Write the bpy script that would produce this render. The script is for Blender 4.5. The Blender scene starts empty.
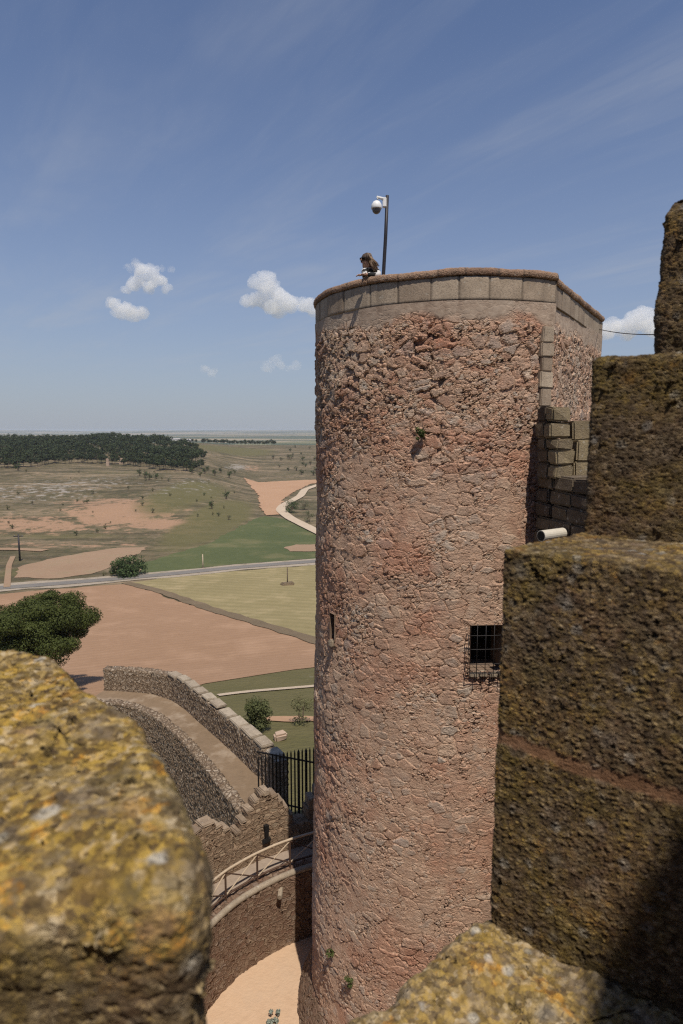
import bpy, bmesh, math, random
import numpy as np
from mathutils import Vector, Matrix, noise as mnoise

random.seed(7)
rng = np.random.default_rng(7)
S = bpy.context.scene
COL = S.collection
R = math.radians

# ------------------------------------------------------------------ camera model (metres, camera at the origin)
F = 640.0
PITCH = math.atan(82 / F)
CP, SP = math.cos(PITCH), math.sin(PITCH)

def ray(u, v):
    a, b = (u - 341.5) / F, (512 - v) / F
    return Vector((a, CP + SP * b, -SP + CP * b))

def PZ(u, v, z):
    d = ray(u, v); t = z / d.z
    return Vector((d.x * t, d.y * t, z))

def PY(u, v, y):
    d = ray(u, v); t = y / d.y
    return d * t

# ------------------------------------------------------------------ object helpers
OFF = {}
def tag(o, label=None, cat=None, group=None, kind=None):
    if label: o['label'] = label
    if cat: o['category'] = cat
    if group: o['group'] = group
    if kind: o['kind'] = kind
    return o

def thing(name, label, cat, loc, group=None):
    o = bpy.data.objects.new(name, None); COL.objects.link(o)
    o.empty_display_size = 0.2
    o.location = loc
    OFF[o.name] = Vector(loc)
    return tag(o, label, cat, group)

def link_mesh(name, me, mats, parent=None, loc=None):
    o = bpy.data.objects.new(name, me); COL.objects.link(o)
    for m in (mats if isinstance(mats, (list, tuple)) else [mats]):
        me.materials.append(m)
    if parent is not None:
        o.parent = parent; OFF[o.name] = OFF[parent.name]
    else:
        o.location = loc or (0, 0, 0); OFF[o.name] = Vector(o.location)
    return o

def np_mesh(name, V, Fq, mats, parent=None, loc=None, smooth=True, attrs=None, matidx=None):
    """world-space vertices (n,3), quads (m,4) or list of faces"""
    V = np.asarray(V, dtype=np.float64)
    off = OFF[parent.name] if parent is not None else Vector(loc or (0, 0, 0))
    V = V - np.array(off)
    me = bpy.data.meshes.new(name)
    if isinstance(Fq, np.ndarray):
        n, k = Fq.shape
        me.vertices.add(len(V)); me.vertices.foreach_set('co', V.astype(np.float32).ravel())
        me.loops.add(n * k); me.loops.foreach_set('vertex_index', Fq.astype(np.int32).ravel())
        me.polygons.add(n)
        me.polygons.foreach_set('loop_start', np.arange(0, n * k, k, dtype=np.int32))
        me.update(calc_edges=True)
    else:
        me.from_pydata([tuple(v) for v in V], [], Fq)
    if smooth:
        me.polygons.foreach_set('use_smooth', np.ones(len(me.polygons), dtype=bool))
    if matidx is not None:
        me.polygons.foreach_set('material_index', np.asarray(matidx, dtype=np.int32))
    if attrs:
        for an, arr in attrs.items():
            arr = np.asarray(arr, dtype=np.float32)
            if arr.ndim == 1:
                at = me.attributes.new(an, 'FLOAT', 'POINT'); at.data.foreach_set('value', arr)
            else:
                at = me.attributes.new(an, 'FLOAT_COLOR', 'POINT')
                at.data.foreach_set('color', np.c_[arr, np.ones(len(arr))].astype(np.float32).ravel())
    me.validate(); me.update()
    return link_mesh(name, me, mats, parent, loc)

class MB:
    def __init__(s): s.v = []; s.f = []; s.m = []
    def add(s, vs, fs, mi=0):
        b = len(s.v); s.v += [tuple(v) for v in vs]; s.f += [tuple(i + b for i in f) for f in fs]; s.m += [mi] * len(fs)
    def box(s, c, size, M=None, mi=0, bev=0.0, jit=0.0):
        bm = bmesh.new(); bmesh.ops.create_cube(bm, size=1)
        for v in bm.verts: v.co = Vector((v.co.x * size[0], v.co.y * size[1], v.co.z * size[2]))
        if jit:
            for v in bm.verts: v.co += Vector((random.uniform(-jit, jit), random.uniform(-jit, jit), random.uniform(-jit, jit)))
        if bev: bmesh.ops.bevel(bm, geom=list(bm.edges), offset=bev, segments=2, affect='EDGES')
        c = Vector(c)
        bm.verts.index_update()
        vs = [c + ((M @ v.co) if M is not None else v.co) for v in bm.verts]
        s.add(vs, [[v.index for v in f.verts] for f in bm.faces], mi); bm.free()
    def tube(s, pts, r, n=8, mi=0, cap=True):
        pts = [Vector(p) for p in pts]
        rs = r if isinstance(r, (list, tuple)) else [r] * len(pts)
        vs = []
        for i, p in enumerate(pts):
            t = (pts[min(i + 1, len(pts) - 1)] - pts[max(i - 1, 0)]).normalized()
            a = t.cross(Vector((0, 0, 1)))
            if a.length < 1e-3: a = t.cross(Vector((1, 0, 0)))
            a.normalize(); b = t.cross(a)
            for k in range(n):
                q = 2 * math.pi * k / n
                vs.append(p + (a * math.cos(q) + b * math.sin(q)) * rs[i])
        fs = []
        for i in range(len(pts) - 1):
            for k in range(n):
                fs.append((i * n + k, i * n + (k + 1) % n, (i + 1) * n + (k + 1) % n, (i + 1) * n + k))
        if cap:
            fs.append(tuple(range(n))[::-1]); fs.append(tuple((len(pts) - 1) * n + k for k in range(n)))
        s.add(vs, fs, mi)
    def ball(s, c, rad, seg=12, rings=8, mi=0, M=None):
        c = Vector(c); rad = rad if isinstance(rad, (tuple, list)) else (rad,) * 3
        bm = bmesh.new(); bmesh.ops.create_uvsphere(bm, u_segments=seg, v_segments=rings, radius=1)
        bm.verts.index_update()
        vs = []
        for v in bm.verts:
            q = Vector((v.co.x * rad[0], v.co.y * rad[1], v.co.z * rad[2]))
            vs.append(c + ((M @ q) if M is not None else q))
        s.add(vs, [[v.index for v in f.verts] for f in bm.faces], mi); bm.free()
    def build(s, name, mats, parent=None, loc=None, smooth=False):
        return np_mesh(name, np.array(s.v), s.f, mats, parent, loc, smooth, matidx=s.m)

def rotz(a): return Matrix.Rotation(a, 3, 'Z')

def quads(nu, nv, wrap_u=False):
    """index grid: vertex id = i*nv + j ; i in u, j in v"""
    iu = np.arange(nu if wrap_u else nu - 1)
    jv = np.arange(nv - 1)
    I, J = np.meshgrid(iu, jv, indexing='ij')
    I2 = (I + 1) % nu
    return np.stack([I * nv + J, I2 * nv + J, I2 * nv + J + 1, I * nv + J + 1], -1).reshape(-1, 4)

def smooth01(x): x = np.clip(x, 0, 1); return x * x * (3 - 2 * x)

# ------------------------------------------------------------------ node helpers
class NT:
    def __init__(s, name, disp=False):
        s.mat = bpy.data.materials.new(name); s.mat.use_nodes = True
        s.t = s.mat.node_tree; s.t.nodes.clear()
        s.out = s.t.nodes.new('ShaderNodeOutputMaterial')
        s.bs = s.t.nodes.new('ShaderNodeBsdfPrincipled')
        s.t.links.new(s.bs.outputs[0], s.out.inputs['Surface'])
        s.bs.inputs['Roughness'].default_value = 0.9
        s.bs.inputs['Specular IOR Level'].default_value = 0.25
        if disp: s.mat.displacement_method = 'BOTH'
    def new(s, t, **k):
        n = s.t.nodes.new(t)
        for a, b in k.items(): setattr(n, a, b)
        return n
    def put(s, inp, val):
        if hasattr(val, 'node'): s.t.links.new(val, inp)
        elif isinstance(val, (tuple, list)) and len(val) == 3 and inp.type == 'RGBA': inp.default_value = (*val, 1)
        else: inp.default_value = val
    def obj(s):
        return s.new('ShaderNodeTexCoord').outputs['Object']
    def attr(s, n, out='Fac'):
        return s.new('ShaderNodeAttribute', attribute_name=n).outputs[out]
    def m(s, op, a, b=None, c=None, clamp=False):
        n = s.new('ShaderNodeMath', operation=op, use_clamp=clamp)
        s.put(n.inputs[0], a)
        if b is not None: s.put(n.inputs[1], b)
        if c is not None: s.put(n.inputs[2], c)
        return n.outputs[0]
    def vm(s, op, a, b=None, scale=None):
        n = s.new('ShaderNodeVectorMath', operation=op)
        s.put(n.inputs[0], a)
        if b is not None: s.put(n.inputs[1], b)
        if scale is not None: s.put(n.inputs['Scale'], scale)
        return n.outputs['Value'] if op in ('DOT_PRODUCT', 'LENGTH', 'DISTANCE') else n.outputs[0]
    def mix(s, f, a, b, mode='MIX'):
        n = s.new('ShaderNodeMix', data_type='RGBA', blend_type=mode)
        s.put(n.inputs[0], f); s.put(n.inputs[6], a); s.put(n.inputs[7], b)
        return n.outputs[2]
    def mapr(s, x, a, b, c=0.0, d=1.0, smooth=False):
        n = s.new('ShaderNodeMapRange', interpolation_type='SMOOTHSTEP' if smooth else 'LINEAR')
        s.put(n.inputs[0], x)
        for i, q in zip((1, 2, 3, 4), (a, b, c, d)): s.put(n.inputs[i], q)
        return n.outputs[0]
    def ramp(s, f, stops, interp='LINEAR'):
        n = s.new('ShaderNodeValToRGB'); cr = n.color_ramp; cr.interpolation = interp
        while len(cr.elements) < len(stops): cr.elements.new(0.5)
        for e, (p, c) in zip(cr.elements, stops):
            e.position = p; e.color = (*c, 1) if len(c) == 3 else c
        s.put(n.inputs[0], f)
        return n.outputs[0]
    def scale(s, vec, k):
        n = s.new('ShaderNodeMapping'); s.put(n.inputs[0], vec)
        n.inputs['Scale'].default_value = k if isinstance(k, (tuple, list)) else (k, k, k)
        return n.outputs[0]
    def noise(s, vec, sc, det=4, rough=0.55, dist=0.0, col=False):
        n = s.new('ShaderNodeTexNoise'); s.put(n.inputs['Vector'], vec)
        n.inputs['Scale'].default_value = sc; n.inputs['Detail'].default_value = det
        n.inputs['Roughness'].default_value = rough; n.inputs['Distortion'].default_value = dist
        return n.outputs['Color' if col else 'Fac']
    def voro(s, vec, sc, feature='F1', rnd=1.0):
        n = s.new('ShaderNodeTexVoronoi', feature=feature); s.put(n.inputs['Vector'], vec)
        n.inputs['Scale'].default_value = sc; n.inputs['Randomness'].default_value = rnd
        return n
    def warp(s, vec, sc, amt, det=2):
        c = s.noise(vec, sc, det, col=True)
        c = s.vm('SUBTRACT', c, (0.5, 0.5, 0.5))
        return s.vm('ADD', vec, s.vm('SCALE', c, scale=amt))
    def color(s, c): s.put(s.bs.inputs['Base Color'], c); return s
    def rough(s, c): s.put(s.bs.inputs['Roughness'], c); return s
    def bump(s, h, dist=0.01, strength=1.0):
        n = s.new('ShaderNodeBump'); s.put(n.inputs['Height'], h)
        n.inputs['Distance'].default_value = dist; n.inputs['Strength'].default_value = strength
        s.t.links.new(n.outputs[0], s.bs.inputs['Normal']); return s
    def disp(s, h, scale, mid=0.5):
        n = s.new('ShaderNodeDisplacement'); s.put(n.inputs['Height'], h)
        n.inputs['Scale'].default_value = scale; n.inputs['Midlevel'].default_value = mid
        s.t.links.new(n.outputs[0], s.out.inputs['Displacement']); return s

def plain(name, col, rough=0.6, metal=0.0, var=0.15, sc=30):
    n = NT(name)
    f = n.noise(n.obj(), sc, 4)
    a = tuple(c * (1 - var) for c in col); b = tuple(min(1, c * (1 + var)) for c in col)
    n.color(n.mix(f, a, b)).rough(rough)
    n.bs.inputs['Metallic'].default_value = metal
    return n.mat

# ------------------------------------------------------------------ materials
def mat_tower():
    n = NT('tower_rubble', True)
    co = n.obj()
    ero = n.attr('erosion')                      # how far the pointing has weathered out of the wall
    band = n.attr('band')                        # rendered band under the ashlar course
    w = n.warp(co, 1.6, 0.25, 3)
    w = n.warp(w, 6.0, 0.11, 4)
    a = n.scale(w, (1, 1, 1.7))
    v1 = n.voro(a, 3.1); e1 = n.voro(a, 3.1, 'DISTANCE_TO_EDGE').outputs['Distance']
    v2 = n.voro(a, 7.5); e2 = n.voro(a, 7.5, 'DISTANCE_TO_EDGE').outputs['Distance']
    sel = n.mapr(n.noise(co, 1.5, 2), 0.47, 0.53)           # big stones here, packing of small ones there
    hc = n.mix(sel, v1.outputs['Color'], v2.outputs['Color'])
    sp = n.new('ShaderNodeSeparateColor'); n.put(sp.inputs[0], hc)
    hr, hg, hb = sp.outputs[0], sp.outputs[1], sp.outputs[2]
    edge = n.m('ADD', n.m('MULTIPLY', e1, n.m('SUBTRACT', 1.0, sel)), n.m('MULTIPLY', n.m('MULTIPLY', e2, 0.8), sel))
    fine = n.noise(co, 34, 6, 0.65)
    med = n.noise(co, 9, 5, 0.6)
    edge = n.m('ADD', edge, n.m('MULTIPLY', n.m('SUBTRACT', fine, 0.5), 0.09))
    stone = n.mapr(edge, 0.0, 0.12, smooth=True)
    # how many stones still wear lime plaster
    cover = n.mapr(n.m('SUBTRACT', n.noise(co, 1.1, 5, 0.6), n.m('MULTIPLY', ero, 0.30)), 0.30, 0.52, smooth=True)
    sc = n.ramp(hr, [(0.0, (0.43, 0.215, 0.132)), (0.18, (0.52, 0.295, 0.190)), (0.34, (0.58, 0.365, 0.245)), (0.48, (0.47, 0.270, 0.178)),
                     (0.60, (0.62, 0.435, 0.305)), (0.72, (0.50, 0.385, 0.295)), (0.84, (0.48, 0.41, 0.345)), (0.92, (0.44, 0.27, 0.185)), (1.0, (0.70, 0.54, 0.40))])
    red = n.mapr(n.noise(n.scale(co, (1, 1, 1.3)), 0.42, 5, 0.62), 0.47, 0.62, smooth=True)
    sc = n.mix(n.m('MULTIPLY', red, 0.62), sc, (0.48, 0.205, 0.125))
    gry = n.mapr(n.noise(n.vm('ADD', co, (31.0, 7.0, 3.0)), 0.5, 5, 0.6), 0.50, 0.66, smooth=True)
    sc = n.mix(n.m('MULTIPLY', gry, 0.65), sc, (0.45, 0.365, 0.285))
    sc = n.mix(0.75, sc, n.ramp(med, [(0.25, (0.42, 0.42, 0.42)), (0.5, (0.78, 0.78, 0.78)), (0.75, (1.0, 1.0, 1.0))]), 'MULTIPLY')
    mort = n.ramp(n.noise(co, 5, 5, 0.6), [(0.3, (0.38, 0.225, 0.145)), (0.55, (0.50, 0.315, 0.21)), (0.75, (0.60, 0.42, 0.29))])
    mort = n.mix(n.m('MULTIPLY', red, 0.45), mort, (0.44, 0.205, 0.13))
    mort = n.mix(n.m('MULTIPLY', ero, 0.12), mort, (0.26, 0.15, 0.10))
    mort = n.mix(n.m('MULTIPLY', ero, 0.35), mort, (0.56, 0.39, 0.285))
    some = n.mapr(n.m('ADD', hg, n.m('MULTIPLY', n.noise(co, 1.9, 3), 0.6)), 0.62, 0.95)
    show = n.m('SUBTRACT', 1.0, n.m('MULTIPLY', cover, n.m('SUBTRACT', 0.95, n.m('MULTIPLY', some, 0.75))))
    stone_m = n.m('MULTIPLY', stone, show)
    show_c = n.m('MULTIPLY', stone, n.m('SUBTRACT', 1.0, n.m('MULTIPLY', cover, n.m('SUBTRACT', 0.9, n.m('MULTIPLY', some, 0.55)))))
    c = n.mix(show_c, mort, sc)
    # grey and pale lichen flecks
    fl = n.mapr(n.noise(co, 17, 3, 0.5), 0.62, 0.70)
    fl = n.m('MULTIPLY', fl, n.mapr(n.noise(co, 1.7, 3), 0.5, 0.62))
    c = n.mix(n.m('MULTIPLY', fl, 0.55), c, (0.52, 0.47, 0.40))
    c = n.mix(n.m('MULTIPLY', n.mapr(fine, 0.50, 0.34), 0.42), c, (0.22, 0.115, 0.072))
    c = n.mix(n.m('MULTIPLY', band, 0.85), c, n.ramp(n.noise(co, 7, 6, 0.65), [(0.3, (0.20, 0.145, 0.105)), (0.45, (0.33, 0.25, 0.185)), (0.6, (0.42, 0.33, 0.25)), (0.75, (0.54, 0.44, 0.34))]))
    # rain-washed streaks that keep their own shape
    st = n.mapr(n.noise(n.scale(co, (2.2, 2.2, 0.22)), 1.6, 4, 0.55), 0.56, 0.72, smooth=True)
    c = n.mix(n.m('MULTIPLY', st, 0.30), c, (0.20, 0.135, 0.10))
    crk = n.m('MULTIPLY', n.mapr(edge, 0.055, 0.005, smooth=True), n.mapr(n.noise(n.vm('ADD', co, (3.0, 11.0, 5.0)), 2.3, 4, 0.6), 0.47, 0.58, smooth=True))
    crk = n.m('MULTIPLY', crk, n.m('SUBTRACT', 1.0, band))
    c = n.mix(n.m('MULTIPLY', crk, 0.42), c, (0.20, 0.115, 0.08))
    gz = n.noise(n.scale(n.warp(co, 3.0, 0.10, 3), (1, 1, 2.6)), 4.6, 5, 0.62)
    gouge = n.m('MULTIPLY', n.mapr(gz, 0.36, 0.27, smooth=True), n.m('SUBTRACT', 1.0, band))
    c = n.mix(n.m('MULTIPLY', gouge, 0.32), c, (0.20, 0.105, 0.07))
    c = n.mix(1.0, c, (0.92, 0.925, 0.92), 'MULTIPLY')
    c = n.mix(n.m('SUBTRACT', 0.17, n.m('MULTIPLY', red, 0.12)), c, (0.47, 0.37, 0.29))
    n.color(c)
    # relief
    pits = n.mapr(n.noise(n.scale(co, (1, 1, 1.5)), 5.5, 4, 0.6), 0.36, 0.52, smooth=True)
    hs = n.m('MULTIPLY', stone, n.m('ADD', 0.45, n.m('MULTIPLY', hg, 0.75)))
    streaky = n.noise(n.scale(co, (1, 1, 2.2)), 8.0, 6, 0.68)
    hcov = n.m('ADD', n.m('MULTIPLY', n.m('MULTIPLY', hs, show), 0.60), n.m('MULTIPLY', streaky, 0.85))
    hero = n.m('ADD', n.m('MULTIPLY', hs, 0.75), n.m('MULTIPLY', pits, 0.45))
    h = n.new('ShaderNodeMix', data_type='FLOAT'); n.put(h.inputs[0], cover); n.put(h.inputs[2], hero); n.put(h.inputs[3], hcov)
    h = n.m('ADD', h.outputs[0], n.m('MULTIPLY', n.m('SUBTRACT', fine, 0.5), 0.42))
    h = n.m('ADD', h, n.m('MULTIPLY', n.m('SUBTRACT', n.noise(co, 80, 3, 0.6), 0.5), 0.2))
    h = n.m('SUBTRACT', h, n.m('ADD', n.m('MULTIPLY', gouge, 0.75), n.m('MULTIPLY', crk, 0.55)))
    amp = n.m('MULTIPLY', n.m('SUBTRACT', 1.0, n.m('MULTIPLY', band, 0.90)), n.mapr(ero, 0, 1, 0.036, 0.068))
    n.disp(n.m('MULTIPLY', n.m('SUBTRACT', h, 0.75), amp), 1.0, 0.0)
    return n.mat

def mat_rubble(name, scale, palette, mortar, amp, squash=1.6, dark=0.4, mw=(0.02, 0.12)):
    n = NT(name, True); co = n.obj()
    w = n.warp(co, scale * 0.6, 0.6 / scale, 3)
    a = n.scale(w, (1, 1, squash))
    v = n.voro(a, scale); e = n.voro(a, scale, 'DISTANCE_TO_EDGE').outputs['Distance']
    sp = n.new('ShaderNodeSeparateColor'); n.put(sp.inputs[0], v.outputs['Color'])
    fine = n.noise(co, scale * 7, 5, 0.65)
    e = n.m('ADD', e, n.m('MULTIPLY', n.m('SUBTRACT', fine, 0.5), 0.1))
    st = n.mapr(e, mw[0], mw[1], smooth=True)
    k = len(palette) - 1
    c = n.ramp(sp.outputs[0], [(i / k, p) for i, p in enumerate(palette)])
    c = n.mix(0.6, c, n.ramp(n.noise(co, scale * 2, 4, 0.6), [(0.3, (0.45,) * 3), (0.7, (1,) * 3)]), 'MULTIPLY')
    c = n.mix(st, n.mix(n.noise(co, scale * 0.4, 3), mortar, tuple(q * 1.5 for q in mortar)), c)
    c = n.mix(n.m('MULTIPLY', n.mapr(fine, 0.55, 0.35), dark), c, tuple(q * 0.35 for q in mortar))
    n.color(c)
    h = n.m('ADD', n.m('MULTIPLY', st, n.m('ADD', 0.5, n.m('MULTIPLY', sp.outputs[1], 0.6))), n.m('MULTIPLY', fine, 0.35))
    n.disp(h, amp, 0.6)
    return n.mat

def mat_conglomerate(name, lichen=1.0, yellow=0.6, peb=38, amp=0.022, basecol=None, joint=None, joint_w=0.035, sq=1.5, up0=0.15, up1=0.62, round_=0.55, ragged=0.55):
    """pebbly weathered stone: pebbles in dark matrix, crusts of lichen where the stone faces up"""
    n = NT(name, True); co = n.obj()
    w = n.warp(co, peb * 0.5, 0.28 / peb, 2)
    a = n.scale(w, (1, 1, sq))
    v = n.voro(a, peb); e = n.voro(a, peb, 'SMOOTH_F1')
    v2 = n.voro(a, peb * 2.6, 'F1')
    sp = n.new('ShaderNodeSeparateColor'); n.put(sp.inputs[0], v.outputs['Color'])
    sp2 = n.new('ShaderNodeSeparateColor'); n.put(sp2.inputs[0], v2.outputs['Color'])
    n1 = n.noise(co, 5, 5, 0.62); n2 = n.noise(co, 22, 5, 0.6); n3 = n.noise(co, 150, 3, 0.6)
    dome = n.m('SUBTRACT', 1.0, n.m('POWER', v.outputs['Distance'], 1.4))
    dome2 = n.m('SUBTRACT', 1.0, v2.outputs['Distance'])
    keep = n.mapr(n.m('ADD', sp.outputs[1], n.m('MULTIPLY', n2, 0.6)), 0.55, 0.85)
    rag = n.noise(n.scale(n.warp(co, 30, 0.012, 2), (1, 1, sq * 1.25)), peb * 0.95, 5, 0.66)
    h = n.m('ADD', n.m('MULTIPLY', n.m('MULTIPLY', dome, keep), round_), n.m('MULTIPLY', dome2, 0.16))
    h = n.m('ADD', h, n.m('ADD', n.m('MULTIPLY', n2, 0.7), n.m('MULTIPLY', n.m('SUBTRACT', rag, 0.22), ragged))); h = n.m('ADD', h, n.m('MULTIPLY', n.m('SUBTRACT', n3, 0.5), 0.35))
    pit = n.mapr(n.noise(n.scale(co, (1, 1, 1.3)), 15, 4, 0.6), 0.37, 0.28, smooth=True)
    h = n.m('SUBTRACT', h, n.m('MULTIPLY', pit, 1.1))
    h = n.m('ADD', h, n.m('MULTIPLY', n.noise(co, 8, 3, 0.5), 0.22))
    bc = basecol or [(0.060, 0.038, 0.023), (0.125, 0.083, 0.050), (0.20, 0.145, 0.096), (0.33, 0.265, 0.20)]
    c = n.ramp(n.m('ADD', n.m('MULTIPLY', sp.outputs[0], 0.55), n.m('MULTIPLY', n2, 0.45)), [(0.1, bc[0]), (0.4, bc[1]), (0.7, bc[2]), (0.95, bc[3])])
    c = n.mix(n.m('MULTIPLY', n.mapr(n.noise(n.vm('ADD', co, (5.0, 2.0, 9.0)), 3.4, 6, 0.68), 0.46, 0.62, smooth=True), 0.55), c, n.mix(sp.outputs[2], (0.085, 0.064, 0.012), (0.20, 0.148, 0.028)))       # olive film
    c = n.mix(n.m('MULTIPLY', n.mapr(n.noise(co, 3.1, 4), 0.52, 0.66, smooth=True), 0.4), c, (0.19, 0.095, 0.05))
    geo = n.new('ShaderNodeNewGeometry')
    sx = n.new('ShaderNodeSeparateXYZ'); n.put(sx.inputs[0], geo.outputs['Normal'])
    up = n.mapr(n.m('ADD', sx.outputs['Z'], n.m('MULTIPLY', n.m('SUBTRACT', n1, 0.5), 1.0)), up0, up1, smooth=True)
    if lichen:
        L = n.m('MULTIPLY', up, lichen, clamp=True)
        b1 = n.mapr(n.noise(n.warp(co, 9, 0.06), 7.5, 5, 0.65), 0.34, 0.50, smooth=True)
        vc = n.voro(n.warp(co, 30, 0.03, 3), 55); sc_ = n.new('ShaderNodeSeparateColor'); n.put(sc_.inputs[0], vc.outputs['Color'])
        mixf = n.m('ADD', n.m('MULTIPLY', sc_.outputs[0], 0.42), n.m('MULTIPLY', n.noise(n.warp(co, 13, 0.05), 19, 6, 0.7), 0.58))
        crust = n.ramp(mixf, [(0.24, (0.07, 0.042, 0.018)), (0.37, (0.16, 0.10, 0.026)), (0.48, (0.31, 0.20, 0.036)), (0.59, (0.42, 0.275, 0.055)), (0.68, (0.40, 0.285, 0.13)), (0.80, (0.54, 0.44, 0.28))])
        crust = n.mix(n.m('MULTIPLY', n.mapr(n.noise(co, 4.3, 4, 0.6), 0.48, 0.62), 0.75), crust, n.ramp(mixf, [(0.28, (0.10, 0.07, 0.035)), (0.5, (0.29, 0.215, 0.115)), (0.75, (0.48, 0.40, 0.28))]))
        c = n.mix(n.m('MULTIPLY', n.m('MULTIPLY', L, b1), yellow), c, crust)
        b2 = n.mapr(n.noise(n.warp(co, 16, 0.07), 7.2, 6, 0.75), 0.555, 0.655, smooth=True)                 # orange rosettes
        c = n.mix(n.m('MULTIPLY', n.m('MULTIPLY', L, b2), min(1, yellow * 1.05)), c, n.ramp(mixf, [(0.3, (0.24, 0.11, 0.02)), (0.5, (0.50, 0.235, 0.03)), (0.7, (0.56, 0.34, 0.08))]))
        v4 = n.voro(n.warp(co, 20, 0.03), 13)
        b3 = n.mapr(n.m('ADD', v4.outputs['Distance'], n.m('MULTIPLY', n2, 0.3)), 0.47, 0.33)               # pale round crusts
        s4 = n.new('ShaderNodeSeparateColor'); n.put(s4.inputs[0], v4.outputs['Color'])
        b3 = n.m('MULTIPLY', b3, n.mapr(s4.outputs[0], 0.62, 0.7))
        b3 = n.m('MULTIPLY', b3, n.m('ADD', 0.25, n.m('MULTIPLY', L, 0.7)))
        c = n.mix(n.m('MULTIPLY', b3, 0.8), c, n.mix(s4.outputs[1], (0.36, 0.33, 0.27), (0.52, 0.50, 0.46)))
    else:
        b3 = None
    # rust and yellow spots on the steep faces too
    v5 = n.voro(n.warp(co, 18, 0.05), 9)
    s5 = n.new('ShaderNodeSeparateColor'); n.put(s5.inputs[0], v5.outputs['Color'])
    b5 = n.m('MULTIPLY', n.mapr(n.m('ADD', v5.outputs['Distance'], n.m('MULTIPLY', n2, 0.5)), 0.62, 0.40), n.mapr(s5.outputs[0], 0.72, 0.78))
    c = n.mix(n.m('MULTIPLY', b5, 0.55), c, n.ramp(s5.outputs[1], [(0.0, (0.30, 0.13, 0.035)), (0.4, (0.24, 0.17, 0.03)), (0.7, (0.24, 0.22, 0.20)), (1.0, (0.33, 0.17, 0.06))]))
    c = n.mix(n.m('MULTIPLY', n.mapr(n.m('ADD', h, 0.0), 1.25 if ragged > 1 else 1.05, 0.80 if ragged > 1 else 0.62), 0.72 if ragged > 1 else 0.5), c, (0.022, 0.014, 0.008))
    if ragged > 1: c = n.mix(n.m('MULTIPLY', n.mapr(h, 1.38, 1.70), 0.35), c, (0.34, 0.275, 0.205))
    if joint is not None:
        sz = n.new('ShaderNodeSeparateXYZ'); n.put(sz.inputs[0], co)
        d = n.m('ABSOLUTE', n.m('SUBTRACT', n.m('ADD', sz.outputs['Z'], n.m('MULTIPLY', n.m('SUBTRACT', n1, 0.5), 0.07)), joint))
        j = n.mapr(n.m('ADD', d, n.m('MULTIPLY', n.m('SUBTRACT', n2, 0.5), 0.05)), joint_w, joint_w * 0.45, smooth=True)
        c = n.mix(n.m('MULTIPLY', j, 0.8), c, n.mix(n2, (0.15, 0.075, 0.038), (0.29, 0.155, 0.085)))
        h = n.m('ADD', n.m('MULTIPLY', h, n.m('SUBTRACT', 1.0, n.m('MULTIPLY', j, 0.55))), n.m('MULTIPLY', j, 0.35))
    n.color(c)
    n.disp(h, amp, 1.1)
    return n.mat

def mat_ashlar(name, a, b, amp=0.006, attr='block', grime=(0.13, 0.10, 0.075)):
    n = NT(name, True); co = n.obj()
    n1 = n.noise(co, 4, 5, 0.6); n2 = n.noise(co, 40, 5, 0.65)
    c = n.mix(n.attr(attr), a, b)
    c = n.mix(0.6, c, n.ramp(n1, [(0.3, (0.5, 0.48, 0.46)), (0.7, (1, 1, 1))]), 'MULTIPLY')
    c = n.mix(n.m('MULTIPLY', n.mapr(n2, 0.52, 0.36), 0.55), c, grime)
    st = n.mapr(n.noise(n.scale(co, (3, 3, 0.5)), 2.2, 4), 0.54, 0.7)
    c = n.mix(n.m('MULTIPLY', st, 0.4), c, grime)
    c = n.mix(n.m('MULTIPLY', n.mapr(n.noise(co, 14, 3), 0.62, 0.7), 0.5), c, (0.42, 0.39, 0.33))
    c = n.mix(n.m('MULTIPLY', n.attr('joint'), 0.65), c, tuple(q * 0.5 for q in grime))
    n.color(c); n.disp(n.m('ADD', n2, n1), amp, 1.0)
    return n.mat

def leaf_mat(name, dark, light, sc=1.2):
    n = NT(name); co = n.obj()
    f = n.noise(co, sc, 3); g = n.noise(co, sc * 9, 2)
    n.color(n.mix(n.m('ADD', n.m('MULTIPLY', f, 0.6), n.m('MULTIPLY', g, 0.4)), dark, light)).rough(0.75)
    return n.mat

M_tower = mat_tower()
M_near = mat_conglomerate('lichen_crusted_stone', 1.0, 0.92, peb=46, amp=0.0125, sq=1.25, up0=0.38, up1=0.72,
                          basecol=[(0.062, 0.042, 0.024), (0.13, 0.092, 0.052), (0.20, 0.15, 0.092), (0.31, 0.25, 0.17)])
M_sill = mat_conglomerate('lichen_spotted_sill', 0.9, 0.72, peb=46, amp=0.010, sq=1.1,
                          basecol=[(0.10, 0.072, 0.045), (0.215, 0.16, 0.10), (0.32, 0.25, 0.165), (0.48, 0.40, 0.29)])
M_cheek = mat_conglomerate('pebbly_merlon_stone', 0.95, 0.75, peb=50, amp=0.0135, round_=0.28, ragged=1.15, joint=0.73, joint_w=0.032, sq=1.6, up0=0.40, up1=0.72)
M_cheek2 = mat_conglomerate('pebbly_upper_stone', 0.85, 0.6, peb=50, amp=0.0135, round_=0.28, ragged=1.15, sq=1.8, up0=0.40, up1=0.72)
M_ash = mat_ashlar('ashlar_stone', (0.33, 0.25, 0.18), (0.52, 0.42, 0.31))
M_cop = mat_ashlar('coping_stone', (0.25, 0.150, 0.10), (0.46, 0.30, 0.20), 0.032)
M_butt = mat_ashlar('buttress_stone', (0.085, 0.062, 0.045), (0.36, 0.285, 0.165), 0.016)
M_inner = mat_rubble('court_wall_rubble', 5.5, [(0.17, 0.105, 0.07), (0.26, 0.17, 0.115), (0.21, 0.12, 0.08), (0.31, 0.22, 0.15), (0.24, 0.17, 0.13)], (0.15, 0.095, 0.062), 0.05)
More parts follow.
